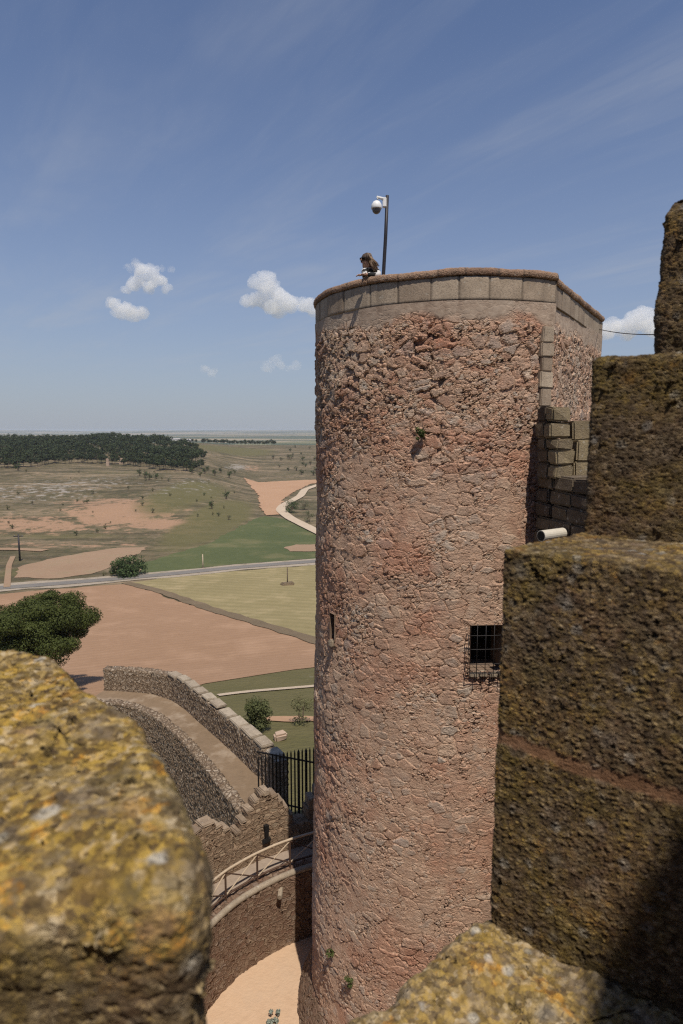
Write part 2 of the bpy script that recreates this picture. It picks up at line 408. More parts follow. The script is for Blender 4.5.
M_cren = mat_rubble('crenel_rubble', 5.0, [(0.22, 0.15, 0.095), (0.33, 0.235, 0.155), (0.27, 0.185, 0.12), (0.37, 0.28, 0.19)], (0.19, 0.125, 0.08), 0.05)
M_town = mat_rubble('town_wall_rubble', 6.0, [(0.22, 0.155, 0.100), (0.36, 0.27, 0.185), (0.46, 0.365, 0.265), (0.28, 0.205, 0.138), (0.58, 0.48, 0.365)], (0.14, 0.094, 0.059), 0.06, 1.2, 0.45, (0.03, 0.16))
M_cap = mat_ashlar('capstone', (0.36, 0.29, 0.21), (0.47, 0.39, 0.29), 0.012)
M_mcap = mat_ashlar('merlon_capstone', (0.24, 0.17, 0.115), (0.36, 0.27, 0.185), 0.012)
M_keep = mat_rubble('keep_rubble', 3.2, [(0.26, 0.17, 0.12), (0.36, 0.25, 0.18), (0.3, 0.2, 0.14)], (0.2, 0.13, 0.09), 0.05)
M_iron = plain('dark_iron', (0.03, 0.027, 0.027), 0.55, 0.6)
M_rusty = plain('rusty_iron', (0.11, 0.065, 0.045), 0.7, 0.4)
M_white = plain('white_plastic', (0.72, 0.71, 0.69), 0.35, 0, 0.05)
M_smoke = plain('smoked_dome', (0.16, 0.15, 0.15), 0.2, 0, 0.1)
M_pole = plain('dark_pole_paint', (0.035, 0.032, 0.035), 0.5, 0.3)
M_pvc = plain('chalky_white_pipe', (0.50, 0.455, 0.375), 0.6, 0, 0.2, 25)
M_dark = plain('dark_opening', (0.012, 0.010, 0.009), 0.9)  # near black standing in for shade inside openings; also shed doors and sunglasses
M_wood = plain('weathered_rail_wood', (0.42, 0.325, 0.225), 0.8, 0, 0.3, 12)
M_cable = plain('black_cable', (0.02, 0.02, 0.02), 0.6)
M_bark = plain('pine_bark', (0.10, 0.07, 0.05), 0.95, 0, 0.4, 6)
M_pinel = leaf_mat('stone_pine_needles', (0.016, 0.027, 0.005), (0.085, 0.096, 0.018), 0.7)
M_forest = leaf_mat('forest_needles', (0.016, 0.027, 0.009), (0.050, 0.064, 0.022), 0.25)
M_bush = leaf_mat('bush_leaves', (0.025, 0.045, 0.014), (0.070, 0.10, 0.032), 1.5)
M_olive = leaf_mat('grey_green_leaves', (0.09, 0.10, 0.05), (0.19, 0.18, 0.10), 1.5)
M_scrub = leaf_mat('dry_scrub_leaves', (0.08, 0.085, 0.035), (0.15, 0.14, 0.06), 1.0)
M_scrubg = leaf_mat('olive_shrub_leaves', (0.045, 0.055, 0.018), (0.11, 0.115, 0.042), 1.2)
M_weed = leaf_mat('weed_leaves', (0.035, 0.055, 0.015), (0.10, 0.115, 0.03), 8)

# ------------------------------------------------------------------ terrain
PR = np.array([0, 16, 21, 26, 43, 80, 120, 165, 230, 350, 600, 1000, 2000, 4000, 9000, 14000, 22000.])
PH = np.array([-15.4, -15.4, -16.2, -17.0, -20.6, -29, -34, -37.5, -40, -41, -42, -42.5, -45, -50, -50, -38, -30.])

def vnoise(x, y, sc, seed):
    """smooth value noise, vectorised"""
    x = x / sc + seed * 17.31; y = y / sc - seed * 9.17
    xi = np.floor(x); yi = np.floor(y); fx = smooth01(x - xi); fy = smooth01(y - yi)
    def h(a, b): return np.modf(np.abs(np.sin(a * 127.1 + b * 311.7 + seed * 74.7) * 43758.5453))[0]
    return (h(xi, yi) * (1 - fx) + h(xi + 1, yi) * fx) * (1 - fy) + (h(xi, yi + 1) * (1 - fx) + h(xi + 1, yi + 1) * fx) * fy

def terr(x, y):
    x = np.asarray(x, float); y = np.asarray(y, float)
    r = np.hypot(x, y)
    z = np.interp(r, PR, PH)
    a = x / np.maximum(y, 1.0)
    front = smooth01((y - 120) / 60)
    w1 = (1 - smooth01((a + 0.25) / 0.13)) * front * smooth01((a + 1.6) / 0.8)
    fall = 1 - smooth01((r - 980) / 600)
    z = z + w1 * fall * (12.0 * smooth01((r - 235) / 290) + 11.0 * smooth01((r - 500) / 380))
    w2 = smooth01((a + 0.33) / 0.12) * (1 - smooth01((a - 0.35) / 0.3)) * front
    z = z + w2 * 17.0 * smooth01((r - 500) / 520) * (1 - smooth01((r - 1060) / 700)) * (1 - w1)
    rough = smooth01((r - 240) / 80) * (1 - smooth01((r - 1000) / 300))
    z = z + rough * w1 * ((vnoise(x, y, 42, 1) - 0.5) * 3.4 + (vnoise(x, y, 14, 2) - 0.5) * 1.2)
    z = z + smooth01((r - 1500) / 1500) * (vnoise(x, y, 1400, 3) - 0.5) * 26 + smooth01((r - 4000) / 5000) * (vnoise(x, y, 3800, 4) - 0.35) * 60
    return z

def tz(x, y): return float(terr(np.array([x]), np.array([y]))[0])

def PT(u, v):
    d = ray(u, v); lo = 20.0
    ts = np.geomspace(20, 20000, 900)
    zz = ts * d.z - terr(d.x * ts, d.y * ts)
    k = np.argmax(zz < 0)
    if zz[k] >= 0: k = len(ts) - 1
    lo, hi = ts[max(k - 1, 0)], ts[k]
    for _ in range(40):
        mid = (lo + hi) / 2
        if mid * d.z - tz(d.x * mid, d.y * mid) < 0: hi = mid
        else: lo = mid
    return Vector((d.x * hi, d.y * hi, tz(d.x * hi, d.y * hi)))

def pt_poly_mask(X, Y, poly):
    ins = np.zeros(X.shape, bool); n = len(poly)
    for i in range(n):
        x1, y1 = poly[i]; x2, y2 = poly[(i + 1) % n]
        c = ((y1 > Y) != (y2 > Y)) & (X < (x2 - x1) * (Y - y1) / (y2 - y1 + 1e-12) + x1)
        ins ^= c
    return ins

def mat_ground():
    n = NT('dry_meadow_ground'); co = n.obj()
    z = n.new('ShaderNodeSeparateColor'); n.put(z.inputs[0], n.attr('zone', 'Color'))
    far = n.attr('far')
    n1 = n.noise(co, 0.035, 7, 0.68); n2 = n.noise(co, 0.16, 6, 0.72); n3 = n.noise(co, 1.6, 4, 0.6)
    c = n.ramp(n.m('ADD', n.m('MULTIPLY', n1, 0.55), n.m('MULTIPLY', n2, 0.45)), [(0.34, (0.058, 0.052, 0.024)), (0.45, (0.115, 0.092, 0.047)), (0.55, (0.185, 0.138, 0.082)), (0.68, (0.33, 0.24, 0.155))])
    c = n.mix(n.m('MULTIPLY', n.mapr(n.noise(co, 0.30, 4, 0.65), 0.54, 0.62), 0.85), c, (0.060, 0.062, 0.026))                          # scrub tufts
    ter = n.noise(n.scale(n.warp(co, 0.02, 12.0, 3), (0.014, 0.10, 0.05)), 1.0, 6, 0.66)
    c = n.mix(n.m('MULTIPLY', n.mapr(ter, 0.50, 0.58, smooth=True), 0.75), c, (0.062, 0.052, 0.026))
    c = n.mix(n.m('MULTIPLY', n.mapr(ter, 0.42, 0.36, smooth=True), 0.45), c, (0.34, 0.25, 0.16))
    k = n.mapr(n.m('ADD', z.outputs[0], n.m('MULTIPLY', n.m('SUBTRACT', n2, 0.5), 2.4)), 0.34, 0.66, smooth=True)
    c = n.mix(n.m('MULTIPLY', k, 0.9), c, n.mix(n3, (0.23, 0.13, 0.074), (0.45, 0.28, 0.175)))
    k = n.mapr(n.m('ADD', z.outputs[1], n.m('MULTIPLY', n.m('SUBTRACT', n1, 0.5), 0.6)), 0.35, 0.65, smooth=True)
    c = n.mix(n.m('MULTIPLY', k, 0.9), c, n.mix(n.m('ADD', n.m('MULTIPLY', n2, 0.6), n.m('MULTIPLY', n3, 0.4)), (0.078, 0.073, 0.025), (0.155, 0.132, 0.055)))
    k = n.mapr(n.m('ADD', z.outputs[2], n.m('MULTIPLY', n.m('SUBTRACT', n.noise(co, 0.22, 6, 0.72), 0.5), 3.0)), 0.5, 0.75, smooth=True)
    c = n.mix(n.m('MULTIPLY', k, 0.85), c, n.mix(n2, (0.20, 0.172, 0.14), (0.40, 0.36, 0.31)))
    # far plain: a patchwork of pale stubble, fallow and dark woods
    v = n.voro(n.scale(n.warp(co, 0.0006, 500), (0.0011, 0.0020, 0.0)), 1.0)
    s = n.new('ShaderNodeSeparateColor'); n.put(s.inputs[0], v.outputs['Color'])
    f = n.ramp(s.outputs[0], [(0.0, (0.07, 0.085, 0.045)), (0.3, (0.17, 0.16, 0.085)), (0.5, (0.30, 0.24, 0.15)), (0.7, (0.13, 0.125, 0.075)), (0.85, (0.33, 0.265, 0.18)), (1.0, (0.30, 0.20, 0.13))], 'CONSTANT')
    f = n.mix(n.mapr(n.noise(co, 0.004, 5, 0.6), 0.56, 0.64), f, (0.045, 0.06, 0.032))
    c = n.mix(far, c, f)
    n.color(c).bump(n.m('ADD', n2, n3), 0.35, 0.8)
    return n.mat

def build_terrain():
    fa = np.linspace(R(-52), R(52), 520)
    ca = np.linspace(R(52), R(308), 62)[1:-1]
    ang = np.concatenate([fa, ca])                      # azimuth from +Y, clockwise
    rad = np.concatenate([[1.0, 8.0], np.geomspace(16, 21000, 330)])
    A, Rr = np.meshgrid(ang, rad, indexing='ij')
    X = np.sin(A) * Rr; Y = np.cos(A) * Rr
    Z = terr(X, Y)
    fx, fy = X.ravel(), Y.ravel()
    r = np.hypot(fx, fy); a = fx / np.maximum(fy, 1)
    def blob(u, v, su, sv, rot=0.0):
        # world-space ellipse of a soil patch: centred where the patch lies, radii in metres
        p = PT(u, v); dx, dy = fx - p.x, fy - p.y
        c, s = math.cos(rot), math.sin(rot)
        return np.exp(-(((dx * c + dy * s) / su) ** 2 + ((-dx * s + dy * c) / sv) ** 2))
    soil = np.maximum.reduce([blob(122, 512, 26, 42, 0.35), 0.9 * blob(165, 524, 22, 16), 0.75 * blob(95, 502, 20, 18), 0.7 * blob(30, 525, 45, 22), 0.6 * blob(185, 532, 12, 9), 0.55 * blob(252, 468, 12, 40), 0.5 * blob(70, 545, 40, 6)])
    rock = np.maximum.reduce([0.55 * blob(40, 490, 45, 60), 0.5 * blob(90, 483, 35, 50), 0.4 * blob(190, 483, 25, 70), 0.8 * blob(238, 467, 12, 45)])
    green = np.maximum.reduce([blob(215, 520, 16, 90), 0.8 * blob(190, 492, 26, 90), 0.9 * blob(230, 450, 70, 120), 0.6 * blob(20, 572, 12, 14), (r < 92) * (1 - smooth01((r - 70) / 20)) * 1.0, 0.55 * blob(60, 536, 45, 14), 0.5 * blob(110, 472, 60, 30)])
    far = smooth01((r - 1150) / 500)
    return np_mesh('ground', np.c_[fx, fy, Z.ravel()], quads(len(ang), len(rad), True), mat_ground(), attrs={
        'zone': np.c_[soil, green, rock], 'far': far})
tag(build_terrain(), kind='structure')

def drape(name, px, mat, lift, step, kind='structure', world=None, attr=None):
    """sheet lying on the ground: outline in photo pixels intersected with the terrain"""
    pts = world or [PT(u, v) for u, v in px]
    # densify the outline
    ol = []
    for i, p in enumerate(pts):
        q = pts[(i + 1) % len(pts)]; d = math.hypot(q.x - p.x, q.y - p.y); k = max(1, int(d / step))
        k *= 2
        for j in range(k):
            g_ = 0.0 if j == 0 else step * 0.16
            ol.append((p.x + (q.x - p.x) * j / k + random.uniform(-g_, g_), p.y + (q.y - p.y) * j / k + random.uniform(-g_, g_)))
    from mathutils.geometry import delaunay_2d_cdt
    xs = [p[0] for p in ol]; ys = [p[1] for p in ol]
    gx = np.arange(min(xs), max(xs), step); gy = np.arange(min(ys), max(ys), step)
    X, Y = np.meshgrid(gx, gy); X = X.ravel() + 0.137; Y = Y.ravel() + 0.071
    ins = pt_poly_mask(X, Y, ol)
    vs = [Vector(p) for p in ol] + [Vector((a, b)) for a, b in zip(X[ins], Y[ins])]
    n = len(ol)
    vo, eo, fo, *_ = delaunay_2d_cdt(vs, [], [list(range(n))], 1, 1e-4)
    P = np.array([(v.x, v.y) for v in vo]); Zz = terr(P[:, 0], P[:, 1]) + lift
    fo = [f if ((vo[f[1]] - vo[f[0]]).cross(vo[f[2]] - vo[f[0]]) > 0) else f[::-1] for f in fo]
    return tag(np_mesh(name, np.c_[P, Zz], [list(f) for f in fo], mat), kind=kind)

def ribbon(name, px, width, mat, lift, world=None, kind='structure', uneven=0.0):
    """strip of constant width following the ground (roads, tracks, banks)"""
    pts = world or [PT(u, v) for u, v in px]
    dense = []
    for i in range(len(pts) - 1):
        p, q = pts[i], pts[i + 1]; k = max(2, int((q - p).length / (width * 0.8)))
        for j in range(k): dense.append(p.lerp(q, j / k))
    dense.append(pts[-1])
    for _ in range(3):
        dense = [dense[0]] + [(dense[i - 1] + dense[i] * 2 + dense[i + 1]) / 4 for i in range(1, len(dense) - 1)] + [dense[-1]]
    V = []; m = 5
    for i, p in enumerate(dense):
        t = dense[min(i + 1, len(dense) - 1)] - dense[max(i - 1, 0)]; nrm = Vector((-t.y, t.x, 0)).normalized()
        for j in range(m):
            k = (j / (m - 1) - 0.5) * width * (1 + uneven * math.sin(i * 1.7 + j * 2.3) + uneven * random.uniform(-1, 1))
            x, y = p.x + nrm.x * k, p.y + nrm.y * k
            V.append((x, y, tz(x, y) + lift))
    q = quads(len(dense), m)[:, ::-1]
    return tag(np_mesh(name, V, q, mat), kind=kind)

def soil_mat(name, a, b, sc=0.25, rows=None, third=None, bump=0.12):
    n = NT(name); co = n.obj()
    f = n.m('ADD', n.m('MULTIPLY', n.noise(co, sc * 0.25, 5, 0.6), 0.45), n.m('MULTIPLY', n.noise(co, sc * 3, 6, 0.75), 0.55))
    c = n.mix(n.mapr(f, 0.3, 0.7), a, b)
    h = n.noise(co, sc * 8, 4, 0.6)
    if third: c = n.mix(n.m('MULTIPLY', n.mapr(n.noise(co, sc * 0.5, 5, 0.65), 0.52, 0.66), 0.65), c, third)
    if rows:
        ang, per, amt, col = rows
        w = n.new('ShaderNodeTexWave', wave_type='BANDS', bands_direction='X', wave_profile='SIN')
        mp = n.new('ShaderNodeMapping'); n.put(mp.inputs[0], n.warp(co, 0.03, 3.0)); mp.inputs['Rotation'].default_value = (0, 0, ang)
        n.put(w.inputs['Vector'], mp.outputs[0]); w.inputs['Scale'].default_value = 0.314 / per * 1.0
        w.inputs['Distortion'].default_value = 1.0; w.inputs['Detail'].default_value = 2; w.inputs['Detail Scale'].default_value = 0.6
        c = n.mix(n.m('MULTIPLY', n.mapr(w.outputs['Fac'], 0.3, 0.8), amt), c, col)
        h = n.m('ADD', h, n.m('MULTIPLY', w.outputs['Fac'], 0.25))
    n.color(c).bump(h, bump, 0.9)
    return n.mat

M_plough = soil_mat('ploughed_red_soil', (0.27, 0.160, 0.092), (0.335, 0.205, 0.122), 0.22, (1.2, 1.7, 0.16, (0.25, 0.14, 0.078)), (0.385, 0.24, 0.148))
M_stub = soil_mat('mown_stubble', (0.21, 0.168, 0.076), (0.31, 0.25, 0.125), 0.3, (-1.22, 3.2, 0.28, (0.17, 0.145, 0.062)), (0.36, 0.28, 0.15))
M_greenf = soil_mat('green_crop', (0.058, 0.074, 0.026), (0.105, 0.115, 0.043), 0.12, None, (0.16, 0.14, 0.065))
M_tanf = soil_mat('tan_fallow', (0.25, 0.16, 0.097), (0.33, 0.222, 0.142), 0.25, None, (0.25, 0.19, 0.11))
M_redf = soil_mat('red_fallow', (0.345, 0.20, 0.113), (0.44, 0.275, 0.165), 0.15, (0.5, 5, 0.15, (0.36, 0.19, 0.11)))
M_track = soil_mat('pale_track', (0.42, 0.325, 0.23), (0.54, 0.435, 0.32), 0.6)
M_sand = soil_mat('court_sand', (0.44, 0.295, 0.188), (0.53, 0.37, 0.243), 1.1, None, (0.46, 0.33, 0.225), bump=0.03)
M_bank = soil_mat('field_bank', (0.12, 0.09, 0.055), (0.21, 0.15, 0.09), 0.8)
M_asph = soil_mat('worn_asphalt', (0.15, 0.135, 0.12), (0.22, 0.20, 0.178), 0.8)
M_verge = soil_mat('gravel_verge', (0.24, 0.19, 0.135), (0.44, 0.37, 0.29), 0.5, None, (0.16, 0.135, 0.085))
M_lawn = soil_mat('dry_lawn', (0.13, 0.108, 0.045), (0.20, 0.165, 0.075), 0.6, None, (0.23, 0.185, 0.095))

drape('ploughed_field', [(-60, 640), (-60, 600), (60, 589), (128, 584), (230, 616), (345, 650), (345, 664), (312, 668), (205, 684), (150, 696), (90, 716), (-60, 716)], M_plough, 0.06, 5)
drape('stubble_field', [(131, 583), (165, 577), (345, 563), (345, 648), (230, 614)], M_stub, 0.07, 6)
ribbon('field_bank', [(126, 583), (160, 591.5), (228, 614.5), (318, 642), (350, 652)], 2.6, M_bank, 0.16, uneven=0.12)
ribbon('road_verge', [(-60, 592), (0, 588.5), (60, 584), (115, 579.5), (160, 575.5), (240, 567.5), (312, 562), (360, 558.5)], 10.0, M_verge, 0.12, uneven=0.14)
ribbon('road', [(-60, 592), (0, 588.5), (60, 584), (115, 579.5), (160, 575.5), (240, 567.5), (312, 562), (360, 558.5)], 4.4, M_asph, 0.20)
drape('green_field', [(138, 574), (140, 564), (168, 556), (205, 545), (252, 520), (266, 516), (285, 519), (312, 532), (345, 545), (345, 557), (240, 564), (170, 572)], M_greenf, 0.10, 6)
drape('fallow_patch', [(284, 548), (296, 545), (340, 545), (340, 552), (290, 552)], M_tanf, 0.22, 3)
drape('fallow_field', [(14, 578), (22, 566), (60, 557), (112, 548.5), (148, 547), (128, 561), (92, 574), (60, 578.5)], M_tanf, 0.10, 5)
drape('red_field', [(243.5, 478), (258, 482.5), (290, 481), (345, 479), (345, 482.5), (312, 484), (296, 491), (283, 500), (281, 515), (266, 516), (260, 508), (259, 496)], M_redf, 0.35, 7)
ribbon('track', [(345, 481), (322, 484), (305, 490), (300, 497), (283, 506), (280, 511), (290, 519), (312, 530), (345, 545)], 5.0, M_track, 0.55)
ribbon('farm_track', [(-40, 549), (0, 549.5), (22, 549.5), (45, 551)], 4.0, M_tanf, 0.25)
ribbon('field_path', [(13, 557), (9, 566), (8, 576), (7, 588)], 1.5, M_tanf, 0.26)
ribbon('lawn_path', [(218, 696), (245, 692.5), (275, 690), (312, 687), (345, 684)], 1.0, M_track, 0.10)
drape('sand_patch', [(262, 718), (285, 717), (340, 718), (340, 722), (285, 722.5), (262, 721)], M_redf, 0.08, 1.0)

# ------------------------------------------------------------------ vegetation
def leaf_cloud(n, centers, radii, size, flat=0.75):
    """n small faces spread through lumps of a crown"""
    k = rng.integers(0, len(centers), n)
    d = rng.normal(size=(n, 3)); d /= np.linalg.norm(d, axis=1)[:, None]
    rr = rng.random(n) ** 0.33
    P = centers[k] + d * (radii[k] * rr)[:, None] * np.array([1, 1, flat])
    nrm = d + rng.normal(size=(n, 3)) * 0.45; nrm /= np.linalg.norm(nrm, axis=1)[:, None]
    t = np.cross(nrm, rng.normal(size=(n, 3))); t /= np.linalg.norm(t, axis=1)[:, None]
    b = np.cross(nrm, t)
    s = size * rng.uniform(0.55, 1.35, n)[:, None]
    V = np.stack([P - t * s - b * s * .5, P + t * s - b * s * .5, P + t * s * .7 + b * s * .5, P - t * s * .7 + b * s * .5], 1).reshape(-1, 3)
    return V, np.arange(4 * n).reshape(-1, 4)

def crown_lumps(n, rx, rz, zc, bottom=-0.35, rl=(0.28, 0.42)):
    C = []; Q = []
    while len(C) < n:
        p = rng.uniform(-1, 1, 3)
        l = np.linalg.norm(p)
        if l > 1 or l < 0.35 or p[2] < bottom: continue
        C.append((p[0] * rx * 0.8, p[1] * rx * 0.8, zc + p[2] * rz * 0.8)); Q.append(rx * rng.uniform(*rl))
    return np.array(C), np.array(Q)

def tree(name, label, cat, base, h, rx, rz, trunk_h, nl, nleaf, leaf, mat, trunk_r, group=None, bottom=-0.35, rl=(0.28, 0.42), stems=1):
    t = thing(name, label, cat, base, group); b = Vector(base)
    C, Q = crown_lumps(nl, rx, rz, h - rz, bottom, rl)
    V, Fq = leaf_cloud(nleaf, C + np.array(b), Q, leaf)
    np_mesh('crown', V, Fq, mat, t, smooth=False)
    mb = MB()
    for s in range(stems):
        a = random.uniform(0, 6.28); o = Vector((math.cos(a), math.sin(a), 0)) * (0.0 if stems == 1 else trunk_r * 3)
        top = b + o + Vector((random.uniform(-.1, .1) * h, random.uniform(-.1, .1) * h, trunk_h))
        mid = (b + o + top) / 2 + Vector((random.uniform(-.03, .03) * h, 0, 0))
        mb.tube([b + o - Vector((0, 0, 0.4)), mid, top], [trunk_r, trunk_r * .8, trunk_r * .6], 8)
        for q in C[rng.permutation(len(C))[:min(9, len(C))]]:
            e = b + Vector(q); m2 = top.lerp(e, .5) + Vector((0, 0, -.04 * h))
            mb.tube([top - Vector((0, 0, .05 * h)), m2, e], [trunk_r * .42, trunk_r * .25, trunk_r * .08], 6)
    mb.build('trunk', M_bark, t, smooth=True)
    return t

# the stone pine behind the near merlon
pb = PT(36, 668)
big = 9.6
pb = Vector((PY(38, 640, 62).x, 62, tz(PY(38, 640, 62).x, 62)))
ztop = PY(40, 588, 62).z
tree('pine_tree', 'big spreading stone pine standing beside the ploughed red field', 'tree', pb, ztop - pb.z, 6.6, 4.2, (ztop - pb.z) - 5.0, 85, 110000, 0.075, M_pinel, 0.30, bottom=-0.95, rl=(0.13, 0.25))

def bush(name, label, cat, u, v, wpx, hpx, mat, nleaf=1500, group=None, wob=0.9, nl=22):
    b = PT(u, v); dep = b.y * CP - b.z * SP
    w = wpx / F * dep; h = hpx / F * dep
    return tree(name, label, cat, b, h, w / 2 * 1.22, h * 0.56, h * 0.45, nl, nleaf, max(0.05, w * 0.028), mat, max(0.03, w * 0.02), group, bottom=-0.9, stems=2)

bush('roadside_bush', 'dense dark green bush standing beside the grey country road', 'bush', 129, 576, 31, 21, M_bush, 3500, nl=30)
bush('small_bush', 'small round bush just right of the dense roadside bush', 'bush', 145.5, 574, 6, 9, M_bush, 500, nl=8)
bush('small_bush', 'small reddish green bush nearest left of the dense roadside bush', 'bush', 111, 576.5, 5, 8, M_scrub, 400, nl=7)
bush('small_bush', 'small reddish green bush farthest left of the dense roadside bush', 'bush', 104, 576.5, 5, 8, M_scrub, 400, nl=7)
bush('conical_shrub', 'upright olive green shrub growing on the lawn behind the capped town wall', 'shrub', 257.5, 731, 24, 38, M_scrubg, 6000, nl=60)
bush('sparse_shrub', 'thin brownish shrub growing on the lawn close to the tower', 'shrub', 302, 724, 24, 36, M_scrub, 900, nl=26)
bush('field_tree', 'round dark tree beside the curving pale track', 'tree', 291, 513, 14, 15, M_bush, 1200, nl=20)
bush('field_tree', 'smaller pale green tree right of the round dark one by the track', 'tree', 304, 510, 10, 12, M_olive, 900, nl=16)
bush('field_tree', 'olive green tree half hidden by the tower below the other track trees', 'tree', 309, 522, 10, 13, M_olive, 900, nl=16)

def small_tree_mesh(name, mat, seed, h, w, ground=False, nleaf=420):
    st = rng.bit_generator.state
    C, Q = crown_lumps(13, w / 2, h * (0.46 if ground else 0.33), h * (0.54 if ground else 0.67), -0.8, (0.3, 0.46))
    V, Fq = leaf_cloud(nleaf, C, Q, w * 0.052)
    mb = MB(); mb.v = [tuple(v) for v in V]; mb.f = [tuple(f) for f in Fq.tolist()]; mb.m = [0] * len(Fq)
    mb.tube([(0, 0, -0.8), (0.1, 0, h * .4), (0, .1, h * .92)], [0.22, 0.18, 0.08], 6, 1)
    for q in C[:5]: mb.tube([(0.1, 0, h * .38), tuple(q)], [0.10, 0.04], 5, 1)
    me = bpy.data.meshes.new(name); me.from_pydata(mb.v, [], mb.f)
    me.polygons.foreach_set('material_index', np.array(mb.m, dtype=np.int32))
    me.materials.append(mat); me.materials.append(M_bark); me.update()
    return me

def plant(name, me, x, y, s, label, cat, group, sz=1.0):
    o = bpy.data.objects.new(name, me); COL.objects.link(o)
    o.location = (x, y, tz(x, y)); o.scale = (s, s, s * sz); o.rotation_euler = (0, 0, random.uniform(0, 6.28))
    return tag(o, label, cat, group)

pines = [small_tree_mesh('pine_tree', M_forest, i, 8.6 + i * 0.5, 8.6, nleaf=620) for i in range(4)]
n_for = 0
front = [(-70, 472), (0, 468), (20, 468), (45, 465), (80, 462.5), (110, 464), (135, 466), (160, 470), (198, 472)]
for (u, v) in [(u, np.interp(u, [q[0] for q in front], [q[1] for q in front])) for u in np.linspace(-66, 197, 62)]:
    p = PT(u + random.uniform(-2, 2), v + random.uniform(-1.0, .8))
    plant('pine_tree', pines[n_for % 4], p.x, p.y, random.uniform(.7, 1.0), 'dark pine in the wood along the hilltop', 'tree', 'pines of the hilltop wood'); n_for += 1
tries = 0
while n_for < 285 and tries < 6000:
    tries += 1
    y = random.uniform(520, 800); u = random.uniform(-75, 205 - max(0, (y - 700)) * 0.25)
    x = (u - 341.5) / F * y
    vf = np.interp(u, [q[0] for q in front], [q[1] for q in front]); pf = PT(u, vf)
    if y < pf.y + 5: continue
    plant('pine_tree', pines[n_for % 4], x, y, random.uniform(.7, 1.05), 'dark pine in the wood along the hilltop', 'tree', 'pines of the hilltop wood'); n_for += 1

# the depth of the wood, one mass of crowns behind the counted front trees
wv_, wf_ = [], []; nn_ = 0
WU = np.linspace(-95, 205, 61); WS = []
for u_ in WU:
    p = PT(u_, float(np.interp(u_, [q[0] for q in front], [q[1] for q in front]))); WS.append(p.z / p.y + .004)
while nn_ < 1500:
    y = random.uniform(500, 960); u = random.uniform(-90, 200 - max(0, y - 640) * 0.16)
    x = (u - 341.5) / F * y
    if tz(x, y) / y < float(np.interp(u, WU, WS)): continue
    C, Q = crown_lumps(7, 4.6 * random.uniform(.8, 1.25), 2.6, 6.4 * random.uniform(.5, 1.85) + 3.0 * math.exp(-((u - 108) / 14) ** 2), -0.8, (0.34, 0.5))
    V, Fq = leaf_cloud(110, C + np.array((x, y, tz(x, y))), Q, 0.62)
    wf_.append(Fq + 440 * nn_); wv_.append(V); nn_ += 1
tag(np_mesh('woodland', np.concatenate(wv_), np.concatenate(wf_), M_forest, smooth=False), 'dark pine wood covering the hilltop behind its front trees', 'wood', kind='stuff')
shr = [small_tree_mesh('scrub_bush', m, 9 + i, 2.6, 2.8, True, 160) for i, m in enumerate((M_bush, M_olive, M_scrub))]
for i in range(42):
    u, v = random.uniform(2, 235), random.uniform(472, 536)
    if u > 140 and v > 520: continue
    p = PT(u, v)
    plant('scrub_bush', shr[i % 3], p.x, p.y, random.uniform(.4, 1.0), 'small scrub bush dotted over the dry hillside', 'bush', 'scrub bushes on the hillside')
for (u, v, s) in [(145, 478, 1.6), (150, 480, 1.5), (156, 479, 1.4), (205, 474, 1.7), (215, 476, 1.9), (221, 473, 1.6), (229, 478, 2.0), (200, 477, 1.3), (235, 474, 1.3), (226, 499, 1.6), (212, 509, 1.4), (187, 470, 1.5), (18, 471, 2.2), (192, 474, 1.7), (140, 476, 1.6), (208, 471, 1.4)]:
    p = PT(u, v)
    plant('small_tree', shr[0], p.x, p.y, s, 'small dark tree on the open slope below the hilltop wood', 'tree', 'small trees below the hilltop wood', 1.4)
for i in range(26):
    u = random.uniform(272, 330); v = random.uniform(446, 476)
    p = PT(u, v)
    plant('valley_tree', shr[i % 2], p.x, p.y, random.uniform(1.4, 2.6), 'dull green tree on the far slope above the red field', 'tree', 'trees on the far slope')
for i in range(34):
    u = 203 + i * 2.2 + random.uniform(-1, 1); y = 1085 + random.uniform(-14, 14); x = (u - 341.5) / F * y
    plant('row_tree', pines[i % 4], x, y, random.uniform(.75, 1.05), 'dark tree in the long row on the far ridge', 'tree', 'trees in the row on the ridge')
for i in range(12):
    u = 162 + i * 2.4 + random.uniform(-1, 1) + (8 if i > 6 else 0); y = 1010 + random.uniform(-20, 20); x = (u - 341.5) / F * y
    plant('row_tree', pines[i % 4], x, y, random.uniform(.5, .8), 'dark tree beside the white farm sheds', 'tree', 'trees by the farm sheds')

# farm sheds, ruins, poles far away
M_limew = plain('limewash', (0.62, 0.60, 0.56), 0.8); M_rooft = plain('shed_roof', (0.36, 0.34, 0.33), 0.7)
M_ruin = plain('ruin_stone', (0.40, 0.29, 0.21), 0.9, 0, 0.3, 1)
def shed(u, y, w, d, h, label):
    x = (u - 341.5) / F * y; z = tz(x, y); t = thing('farm_shed', label, 'shed', (x, y, z))
    m = MB(); m.box((x, y, z + h / 2 - .5), (w, d, h + 1)); m.build('wall', M_limew, t)
    r = MB(); a = w / 2 + .4; b = d / 2 + .4
    r.add([(x - a, y - b, z + h + .02), (x + a, y - b, z + h + .02), (x + a, y + b, z + h + .02), (x - a, y + b, z + h + .02), (x - a, y, z + h + 1.6), (x + a, y, z + h + 1.6)],
          [(0, 1, 5, 4), (2, 3, 4, 5), (0, 4, 3), (1, 2, 5), (3, 2, 1, 0)]); r.build('roof', M_rooft, t)
    dd = MB(); dd.box((x - w * .2, y - d / 2 - .03, z + 1.4), (2.6, .1, 2.8)); dd.build('door', M_dark, t)
shed(176, 985, 16, 8, 4.5, 'long white farm shed beside trees on the ridge')
shed(189, 990, 9, 7, 4.0, 'shorter white farm shed right of the long one')
